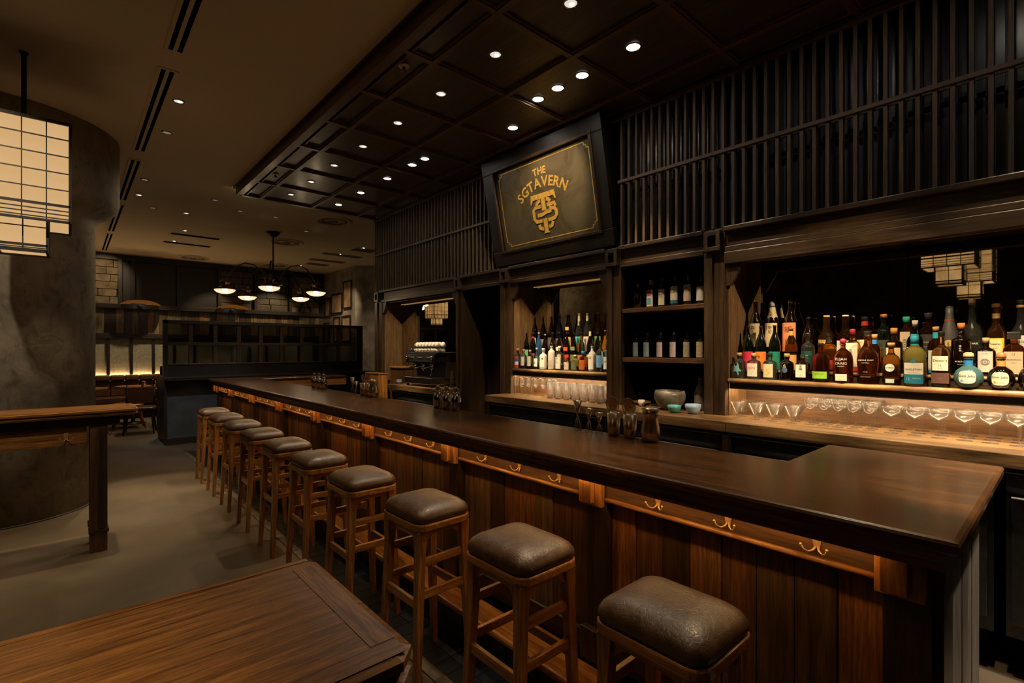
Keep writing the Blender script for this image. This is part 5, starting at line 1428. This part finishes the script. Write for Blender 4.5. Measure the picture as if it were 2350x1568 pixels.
BM = [(3.837, .309, 'bottle_dark', 'black', [(.0, .42, 1.3, (.22, .50, .24), [('緑', .5, .3, (.02, .2, .1))])], None, 'dark sake bottle with a mint green label'),
      (3.741, .311, 'bottle_dark', 'maroon', [(.0, .30, 1.3, (.30, .06, .08), [])], (colmat((.42, .03, .03)), .62, .86, .42), 'dark sake bottle with a red neck stripe and rose label'),
      (3.654, .309, 'bottle_blue', 'white', [(.0, .22, 1.2, (.45, .52, .60), [])], None, 'deep blue sake bottle with a pale cap'),
      (3.563, .291, 'bottle_dark', 'white', [(.0, .25, 1.2, (.30, .28, .24), [])], None, 'dark sake bottle with a white cap in the middle row'),
      (3.456, .304, 'bottle_dark', 'black', [(.0, .25, 1.2, (.10, .09, .08), [])], None, 'dark sake bottle hidden behind the tall frosted bottle'),
      (3.366, .304, 'bottle_dark', 'black', [(.0, .28, 1.2, (.62, .52, .30), []), (.40, .52, .9, (.70, .60, .36), [('—', .3, .46, K)])], None, 'dark sake bottle with a slanted cream sash'),
      (3.266, .300, 'bottle_dark', 'black', [(.0, .28, 1.2, (.55, .05, .03), []), (.40, .52, .9, (.60, .06, .03), [('—', .3, .46, W_)])], None, 'dark sake bottle with a slanted red sash and red label'),
      (3.176, .298, 'bottle_dark', 'black', [(.0, .28, 1.2, (.13, .20, .07), [('山', .5, .18, K)]), (.42, .54, .9, (.20, .26, .10), [])], None, 'dark sake bottle with a moss green sash and label'),
      (3.085, .291, 'bottle_amber', 'black', [(.0, .28, 1.2, (.40, .14, .03), [])], None, 'amber sake bottle with a black cap in the middle row'),
      (2.975, .311, 'bottle_dark', 'black', [(.0, .28, 1.2, (.55, .45, .30), [('梅', .5, .18, (.4, .05, .03))])], (colmat((.66, .58, .40)), .52, .97, .34), 'dark sake bottle with a long cream neck strip'),
      (2.886, .291, 'bottle_dark', 'black', [(.0, .28, 1.2, (.18, .12, .06), [])], None, 'dark sake bottle behind the bold single character'),
      (2.799, .309, 'bottle_amber', 'wood', [(.0, .4, 1.2, (.28, .44, .52), [])], None, 'amber bottle with a wooden cap and pale blue label')]
for (Y, H, gm_, cc, labs, nk, lb) in BM: bottle(X, Y, Z, H, .0338, 'sake', gm_, lb, (cc, .94, 1, .32), 0, labs, nk, GB)
X, Z = T3
BT = [(3.808, .418, 'bottle_navy', 'black', [(.18, .46, 1.1, (.62, .56, .50), [])], None, 'tall blue-black sake bottle with a pale label, leftmost at the back'),
      (3.683, .416, 'bottle_dark', 'black', [(.18, .42, 1.1, (.30, .28, .30), [])], None, 'tall dark sake bottle with a grey label'),
      (3.562, .414, 'bottle_dark', 'black', [(.18, .46, 1.1, (.14, .13, .12), [('●', .9, .36, (.75, .20, .02))])], None, 'tall dark sake bottle with an orange sun on its label'),
      (3.450, .426, 'bottle_navy', 'black', [(.18, .42, 1.1, (.10, .10, .10), [])], None, 'tall blue-black sake bottle without a bright label'),
      (3.320, .415, 'bottle_dark', 'black', [(.20, .46, 1.1, (.62, .36, .10), []), (.62, .70, .62, (.65, .30, .06), [])], None, 'tall dark sake bottle with an orange sash round its shoulder'),
      (3.188, .419, 'bottle_clear', 'white', [(.14, .46, 1.1, (.06, .42, .40), [('〇', .6, .28, (.7, .4, .08))])], (colmat((.72, .62, .42)), .72, .95, .36), 'tall clear sake bottle with a turquoise label'),
      (3.084, .417, 'bottle_clear', 'white', [(.12, .46, 1.1, (.68, .56, .50), [('sake', .4, .38, K)])], (colmat((.72, .66, .40)), .82, .95, .34), 'tall clear sake bottle with a pale pink label'),
      (2.950, .417, 'bottle_brown', 'white', [(.14, .46, 1.1, (.18, .34, .13), [])], None, 'tall brown sake bottle with a leaf green label'),
      (2.840, .408, 'bottle_dark', 'gold', [(.14, .46, 1.1, (.62, .48, .10), [])], None, 'tall dark sake bottle with a gold cap and yellow label')]
for (Y, H, gm_, cc, labs, nk, lb) in BT: bottle(X, Y, Z, H, .0395, 'sake', gm_, lb, (cc, .945, 1, .31), 0, labs, nk, GB)

# ---- niche
GN = 'whisky bottles in the niche'
NT_ = [(2.442, .215, .0455, 'dome', 'bottle_dark', ('gold', .86, 1, .34), [], 'round dark decanter bottle with a gold stopper, leftmost on the upper niche shelf'),
       (2.313, .235, .0365, 'cyl', 'bottle_brown', ('cork', .84, 1, .44), [(.06, .64, .92, W_, []), (.42, .64, .45, (.50, .06, .04), []), (.12, .36, .5, (.08, .34, .46), [])], 'whisky bottle with a white label marked by red and blue blocks'),
       (2.206, .243, .0345, 'round', 'bottle_brown', ('black', .90, 1, .38), [(.08, .60, .92, (.66, .60, .46), [('鳥', 1.0, .38, K)])], 'whisky bottle with black brushwork on a cream label'),
       (2.093, .257, .0385, 'round', 'bottle_dark', ('black', .90, 1, .38), [(.20, .62, .92, (.66, .58, .42), [('山崎', .5, .44, K)]), (.10, .20, .92, (.03, .16, .26), [])], 'whisky bottle with two characters above a blue label band'),
       (1.981, .262, .0370, 'round', 'bottle_dark', ('black', .90, 1, .38), [(.14, .62, .92, (.50, .38, .28), [('白州', .62, .50, K, 1)])], 'whisky bottle with two stacked characters on a tan label'),
       (1.876, .230, .0350, 'round', 'bottle_dark', ('black', .90, 1, .38), [(.14, .60, .92, (.60, .60, .56), [])], 'whisky bottle with a plain grey-white label beside the niche post')]
for (Y, H, R, pf, gm_, cap, labs, lb) in NT_: bottle(3.60, Y, 1.83, H, R, pf, gm_, lb, cap, 0, labs, group=GN)
for i, (Y, c, lb) in enumerate([(2.456, (.16, .21, .23), 'small dark spirit bottle with a grey-blue label, first on the lower niche shelf'), (2.350, (.20, .26, .28), 'small dark spirit bottle with a grey-blue label, second on the lower niche shelf'),
        (2.226, (.42, .33, .36), 'small dark spirit bottle with a mauve label, third on the lower niche shelf'), (2.107, (.44, .34, .38), 'small dark spirit bottle with a mauve label, fourth on the lower niche shelf'),
        (1.990, (.48, .42, .26), 'small dark spirit bottle with a straw-coloured label, fifth on the lower niche shelf'), (1.882, (.46, .38, .24), 'small dark spirit bottle with a straw-coloured label, beside the niche post')]):
    bottle(3.60, Y, 1.422, .212, .0310, 'cyl', 'bottle_dark', lb, ('black', .84, .98, .46, 'mush'), 0, [(.04, .60, .95, c, [('◠', .9, .40, K), ('spirits', .28, .28, K), ('————', .2, .16, K)])], group=GN)
def bowl(name, x, y, z, r, h, m, lab, cat, prof=None, rim=0.006):
    t = thing(name, (x, y, z), lab, cat)
    pf = prof or [(.38, 0), (.42, .02), (.72, .25), (.93, .6), (1, 1)]
    o = [(a * r, b * h) for a, b in pf]
    i_ = [(max(a * r - rim, .001), max(b * h, rim)) for a, b in pf][::-1]
    MB().lathe(o + i_ + [(.001, rim)], x, y, z, 32, close=False).build('bowl' if cat != 'cup' else 'cup', m, t)
    return t
bowl('mixing_bowl', 3.47, 2.065, 1.025, .117, .148, 'ceramic_grey', 'large round grey-green ceramic bowl on the worktop in the niche', 'bowl', [(.40, 0), (.45, .02), (.80, .25), (.98, .55), (1, .78), (.93, 1)])
bowl('small_bowl', 3.33, 1.945, 1.025, .050, .055, 'ceramic_teal', 'small turquoise bowl in front of the large grey bowl', 'bowl')
bowl('small_bowl', 3.37, 1.82, 1.025, .056, .070, 'ceramic_blue', 'small pale blue bowl beside the niche post', 'bowl', [(.40, 0), (.44, .02), (.80, .3), (.96, .65), (1, 1)])
bowl('small_cup', 3.50, 2.34, 1.025, .027, .052, 'white_cup', 'small white cup left of the large grey bowl', 'cup', [(.6, 0), (.7, .1), (.98, .4), (1, 1)], .003)
bowl('shallow_dish', 3.60, 2.40, 1.025, .075, .03, 'slab', 'shallow brown wooden dish behind the small white cup', 'dish')
t = thing('ceramic_bottle', (3.60, 1.885, 1.025), 'grooved grey stoneware bottle standing behind the pale blue bowl', 'bottle')
pf = [(.040, 0), (.0435, .01)] + [(.0435 + .0012 * (k % 2), .02 + .0125 * k) for k in range(9)] + [(.040, .145), (.030, .175), (.018, .195), (.015, .215)]
MB().lathe(pf + [(.015, .235), (.001, .235)], 3.60, 1.885, 1.025, 28).build('body', 'ceramic_stripe', t)
MB().lathe([(.016, .233), (.016, .262), (.001, .264)], 3.60, 1.885, 1.025, 16).build('stopper', 'brown_leather', t)

# ================================================================== GLASSWARE
def glass(kind, x, y, z, s=1.0, lab='', group='', proto={}):
    if kind not in proto:
        t = thing(kind, (0, 0, 0), lab, 'glass', group)
        if kind == 'martini_glass':
            bp = [(.004, .030), (.010, .033), (.050, .103), (.0505, .1035), (.0495, .103), (.010, .036), (.001, .034)]
            sp = [(.030, 0), (.030, .0015), (.008, .004), (.004, .010), (.005, .020), (.004, .031)]
        elif kind == 'coupe_glass':
            bp = [(.004, .096), (.012, .098), (.026, .109), (.033, .126), (.0355, .146), (.0355, .158), (.0350, .158), (.0325, .127), (.025, .111), (.001, .100)]
            sp = [(.031, 0), (.031, .0015), (.008, .004), (.0033, .012), (.0030, .080), (.004, .097)]
        elif kind == 'saucer_glass':
            bp = [(.004, .092), (.012, .095), (.030, .105), (.045, .117), (.0495, .130), (.0490, .146), (.0483, .146), (.0485, .130), (.044, .1185), (.029, .107), (.001, .096)]
            sp = [(.033, 0), (.033, .0015), (.008, .004), (.0034, .012), (.0032, .078), (.0045, .093)]
        elif kind == 'wine_glass':
            bp = [(.004, .082), (.016, .086), (.030, .100), (.0355, .120), (.033, .150), (.029, .178), (.0285, .178), (.0325, .150), (.0348, .120), (.029, .101), (.001, .085)]
            sp = [(.031, 0), (.031, .0015), (.008, .004), (.0033, .012), (.0030, .070), (.004, .083)]
        else:
            bp = [(.024, 0), (.0275, .004), (.030, .06), (.0335, .150), (.0325, .150), (.0288, .06), (.024, .022), (.001, .020)]
            sp = None
        gm_ = 'tumbler_glass' if kind == 'tumbler' else 'stem_glass'
        MB().lathe(bp, 0, 0, 0, 28, close=False).build('bowl' if sp else 'body', gm_, t, world=False)
        if sp: MB().lathe(sp, 0, 0, 0, 20, close=True).build('stem', gm_, t, world=False)
        if kind == 'tumbler':
            MB().lathe([(.0245, .001), (.0268, .006), (.0272, .018), (.001, .0195)], 0, 0, 0, 24).build('thick_base', 'tumbler_base', t, world=False)
        KIDS[t.name] = list(t.children); proto[kind] = t
        o = t
    else:
        o = copy_tree(proto[kind])
    o.location = (x, y, z); o.scale = (s, s, s)
    o['label'] = lab; o['group'] = group
    return o
ROWN = ['front', 'second', 'third', 'rearmost']
for j in range(3):
    for i, y in enumerate((1.525, 1.405, 1.295, 1.18)):
        glass('martini_glass', 3.42 + .10 * j, y + .012 * j, 1.025, 1.0, 'short-stemmed martini glass in the %s row, %s from the dark post' % (ROWN[j], ORD[i]), 'short martini glasses under the large bottle shelf')
for j in range(4):
    for i, y in enumerate((1.085, 1.007, .932, .857, .777)):
        glass('coupe_glass', 3.445 + .085 * j, y + .003 * j, 1.025, 1.0, 'deep-bowled coupe glass in the %s row, %s counting from the martini glasses' % (ROWN[j], ORD[i]), 'deep coupe glasses under the large bottle shelf')
for j in range(3):
    for i, y in enumerate((.672, .568, .468, .366, .270, .172, .070)):
        glass('saucer_glass', 3.44 + .105 * j, y, 1.025, 1.0, 'wide shallow coupe glass in the %s row, %s counting from the deep coupes' % (ROWN[j], ORD[i]), 'shallow coupe glasses under the large bottle shelf')
for j in range(2):
    for i, y in enumerate((3.82, 3.735, 3.64, 3.535, 3.43, 3.35)):
        glass('wine_glass', 3.46 + .085 * j, y, 1.025, .98, 'wine glass in the %s row, %s from the dark doorway' % (('front', 'back')[j], ORD[i]), 'wine glasses in the middle bay')
for j in range(2):
    for i, y in enumerate((3.295, 3.195, 3.09, 2.985, 2.885, 2.785, 2.70)):
        glass('tumbler', 3.42 + .09 * j, y + .004 * j, 1.025, 1.0, 'ribbed tall tumbler in the %s row, %s counting from the wine glasses' % (('front', 'back')[j], ORD[i]), 'tumblers in the middle bay')

# ================================================================== BAR TOOLS ON THE COUNTER
def shaker(x, y, lab, grp):
    t = thing('cocktail_shaker', (x, y, 1.05), lab, 'shaker', grp)
    MB().lathe([(.026, 0), (.031, .004), (.037, .03), (.040, .06), (.038, .085), (.030, .110), (.0245, .120)], x, y, 1.05, 28).build('body', 'chrome', t)
    MB().lathe([(.0255, .1195), (.026, .124), (.020, .134), (.018, .137)], x, y, 1.05, 24).build('strainer_top', 'chrome', t)
    MB().lathe([(.0185, .137), (.0185, .160), (.016, .167), (.001, .169)], x, y, 1.05, 24).build('cap', 'chrome', t)
for i, (x, y) in enumerate(((2.085, 3.185), (2.085, 3.07), (2.085, 2.955))):
    shaker(x, y, '%s chrome cocktail shaker of the middle trio on the bar, counting toward the camera' % ORD[i], 'chrome shakers in the middle of the bar')
for i, (x, y) in enumerate(((2.09, 5.74), (2.09, 5.60), (2.09, 5.46))):
    shaker(x, y, '%s chrome cocktail shaker of the far trio on the bar, counting toward the camera' % ORD[i], 'chrome shakers at the far end of the bar')
def jigger(x, y, h, lab, grp):
    t = thing('jigger', (x, y, 1.05), lab, 'jigger', grp)
    r = .0205 + (h - .1) * .06
    MB().lathe([(.004, h * .47), (r, h), (r - .0012, h), (.003, h * .50)], x, y, 1.05, 24, close=False).build('upper_cup', 'copper_steel', t)
    for k in range(5):
        a = 2 * pi * k / 5
        MB().tube([(x + .003 * cos(a), y + .003 * sin(a), 1.05 + h * .48), (x + r * .95 * cos(a), y + r * .95 * sin(a), 1.051)], .0013, 6).build('wire_leg', 'chrome', t)
    MB().tube([(x + r * .95 * cos(2 * pi * k / 20), y + r * .95 * sin(2 * pi * k / 20), 1.0515) for k in range(21)], .0013, 5, caps=False).build('wire_ring', 'chrome', t)
def tin(x, y, r, h, lab, grp, prof=None):
    t = thing('shaker_tin', (x, y, 1.05), lab, 'cup', grp)
    pf = prof or [(.80, 0), (.86, .02), (.92, .3), (1, 1)]
    o = [(a * r, b * h) for a, b in pf]
    MB().lathe(o + [(a * r - .0012, max(b * h, .003)) for a, b in pf][::-1] + [(.001, .003)], x, y, 1.05, 32, close=False).build('cup_body', 'copper_steel', t)
    return t
def strainer(x, y, z, r, lab, grp, ang=0.0):
    t = thing('cocktail_strainer', (x, y, z), lab, 'strainer', grp)
    def V(a, rr, d=0):       # a tilted disc standing on edge, facing the camera side
        yy = rr * cos(a); zz = rr * sin(a)
        return (x + d - zz * .12 + ang * yy, y + yy, z + r + zz)
    m = MB()
    pts = [V(2 * pi * k / 36, r - .004) for k in range(37)]
    m.tube([V(2 * pi * k / 36, r) for k in range(37)], .0022, 6, caps=False)
    m.build('rim', 'chrome', t)
    m = MB(); vs = [V(0, 0)] + [V(2 * pi * k / 28, r - .011) for k in range(28)]
    m.add(vs, [(0, 1 + k, 1 + (k + 1) % 28) for k in range(28)]); m.build('plate', 'copper_steel', t)
    m = MB(); pts = []
    for k in range(36 * 6 + 1):
        a = radians(-60) + radians(300) * k / (36 * 6); u = 2 * pi * k / 6
        c0 = V(a, r - .0065 + .0042 * cos(u)); pts.append((c0[0] - .0042 * sin(u) * 1.0, c0[1], c0[2]))
    m.tube(pts, .0011, 4, caps=False); m.build('spring_coil', 'chrome', t)
    m = MB()
    for (za, zb_) in ((.012, .018), (.002, .008), (-.008, -.002)):
        m.add([V(0, 0, -.001), V(0, 0, -.001)], [])
        m.tube([(x - .0015, y - .014, z + r + za), (x - .0015, y, z + r + za + .006), (x - .0015, y + .014, z + r + za)], .0015, 5)
    m.build('emblem', 'brass', t)
for g, (o_, grp) in enumerate(((0.0, 'bar tools at the near end of the counter'), (2.93, 'bar tools at the far end of the counter'))):
    wh = ('near', 'far')[g]
    s_ = 1 if g == 0 else 1.1
    jigger(2.10, 1.815 + o_, .160, 'tallest copper-coloured jigger in the %s tool group' % wh, grp)
    jigger(2.10, 1.735 + o_, .125, 'medium copper-coloured jigger in the %s tool group' % wh, grp)
    if g == 0: jigger(2.10, 1.665 + o_, .108, 'smallest copper-coloured jigger in the near tool group', grp)
    tin(2.105, 1.575 + o_, .035, .118, 'copper-lit shaker tin beside the jiggers in the %s tool group' % wh, grp)
    strainer(2.105, 1.583 + o_, 1.168, .040, 'round coil strainer standing in the tin beside the %s jiggers' % wh, grp)
    tin(2.105, 1.475 + o_, .035, .118, 'copper-lit shaker tin beside the mixing cup in the %s tool group' % wh, grp)
    strainer(2.105, 1.483 + o_, 1.168, .040, 'round coil strainer in the tin beside the %s mixing cup' % wh, grp)
    tin(2.095, 1.350 + o_, .047, .158, 'bulbous polished mixing cup with a flared rim in the %s tool group' % wh, grp, [(.62, 0), (.80, .03), (.96, .18), (.98, .30), (.84, .52), (.74, .68), (.78, .84), (.92, 1)])

# ================================================================== COFFEE MACHINE
em = thing('coffee_machine', (3.45, 5.45, 1.025), 'black and steel espresso machine on the worktop under the small mirror', 'coffee machine')
B('drip_base', 'steel', em, 3.24, 3.60, 5.10, 5.74, 1.055, 1.140, 0.006)
B('drip_tray', 'chrome', em, 3.245, 3.44, 5.12, 5.72, 1.140, 1.146)
for xx in (3.27, 3.56):
    for yy in (5.15, 5.70): MB().lathe([(.018, 1.025), (.014, 1.056)], xx, yy, 0, 12).build('foot', 'black_lacquer', em)
B('body', 'black_lacquer', em, 3.44, 3.66, 5.08, 5.76, 1.10, 1.425, 0.01)
B('side_panel', 'steel', em, 3.43, 3.63, 5.066, 5.08, 1.13, 1.33, 0.004)
MB().lathe([(.022, 0), (.022, .004)], 3.60, 5.062, 1.18, 16).build('side_knob', 'black_lacquer', em)
B('head', 'black_lacquer', em, 3.28, 3.46, 5.10, 5.76, 1.325, 1.425, 0.008)
B('head_trim', 'chrome', em, 3.272, 3.284, 5.10, 5.76, 1.322, 1.334)
B('cup_tray', 'black_lacquer', em, 3.28, 3.68, 5.06, 5.77, 1.425, 1.448, 0.004)
MB().tube([(3.285, 5.08, 1.448), (3.285, 5.08, 1.475), (3.285, 5.76, 1.475), (3.285, 5.76, 1.448)], .004, 6).build('tray_rail', 'chrome', em)
for k in range(3):
    y = 5.22 + .20 * k
    gh = MB().lathe([(.034, 1.325), (.036, 1.29), (.030, 1.27)], 3.33, y, 0, 20).build('group_head', 'chrome', em)
    MB().tube([(3.32, y, 1.262), (3.25, y - .015, 1.262), (3.19, y - .03, 1.25)], [.012, .009, .011], 8).build('portafilter', 'black_lacquer', gh)
    MB().lathe([(.031, 1.27), (.031, 1.248), (.012, 1.236), (.008, 1.215)], 3.33, y, 0, 16).build('filter_basket', 'chrome', gh)
    for q in range(5): MB().ball((3.276, y - .05 + .025 * q, 1.385), .009, 8, 5).build('button', 'chrome', em)
for y in (5.13, 5.72):
    MB().ball((3.262, y, 1.385), .024, 12, 8).build('steam_knob', 'chrome', em)
    MB().tube([(3.30, y, 1.33), (3.285, y, 1.30), (3.275, y + .01, 1.22), (3.262, y + .02, 1.165)], .0045, 6).build('steam_wand', 'chrome', em)
k = 0
for y in [5.73, 5.67]:
    for x in (3.34, 3.42):
        t = thing('shot_glass', (x, y, 1.448), 'small clear glass on the coffee machine, %s of four beside the white cups' % ORD[k], 'glass', 'small glasses on the coffee machine')
        k += 1
        MB().lathe([(.022, 0), (.027, .055), (.026, .055), (.021, .006), (.001, .005)], x, y, 1.448, 16, close=False).build('body', 'clear_glass', t)
for lv in range(2):
    for r_ in range(2):
        for c_ in range(7):
            y = 5.58 - .074 * c_ - .01 * lv; x = 3.34 + .085 * r_; z = 1.448 + .0642 * lv
            t = thing('coffee_cup', (x, y, z), 'upturned white coffee cup on the machine, %s in the %s %s row' % (ORD[c_], ('front', 'back')[r_], ('lower', 'upper')[lv]), 'cup', 'white cups on the coffee machine')
            MB().lathe([(.036, 0), (.035, .03), (.025, .056), (.016, .060), (.015, .064), (.001, .064)], x, y, z, 20).build('cup_body', 'white_cup', t)
            MB().tube([(x - .034, y, z + .014), (x - .049, y, z + .022), (x - .048, y, z + .040), (x - .029, y, z + .044)], .0035, 6).build('handle', 'white_cup', t)
t = thing('water_flask', (3.45, 4.96, 1.025), 'narrow glass flask between the coffee machine and the post', 'bottle')
MB().lathe([(.03, 0), (.032, .01), (.032, .13), (.02, .16), (.015, .2), (.001, .2)], 3.45, 4.96, 1.025, 20).build('body', 'bottle_clear', t)
t = thing('tamping_pot', (3.30, 5.99, 1.025), 'small dark pot with a pale round lid left of the coffee machine', 'pot')
MB().lathe([(.040, 0), (.042, .03), (.036, .045)], 3.30, 5.99, 1.025, 24).build('body', 'ceramic_blue', t)
MB().lathe([(.034, .045), (.034, .056), (.001, .058)], 3.30, 5.99, 1.025, 24).build('lid', 'beige_lid', t)
t = thing('wooden_cabinet', (3.56, 6.28, 0), 'low brown wooden cabinet with a lighter flat lid left of the coffee machine', 'cabinet')
B('body', 'panel', t, 3.42, 3.74, 6.10, 6.46, 0.0, 1.225); B('lid', 'teak', t, 3.40, 3.74, 6.08, 6.48, 1.225, 1.245, .003)
t = thing('till_stand', (3.34, 6.6, 0), 'orange-brown wooden stand at the far inner corner of the bar', 'cabinet')
B('body', 'teak', t, 3.26, 3.40, 6.50, 6.90, 0.0, 1.13); B('lid', 'teak', t, 3.25, 3.41, 6.49, 6.91, 1.13, 1.145, .003)
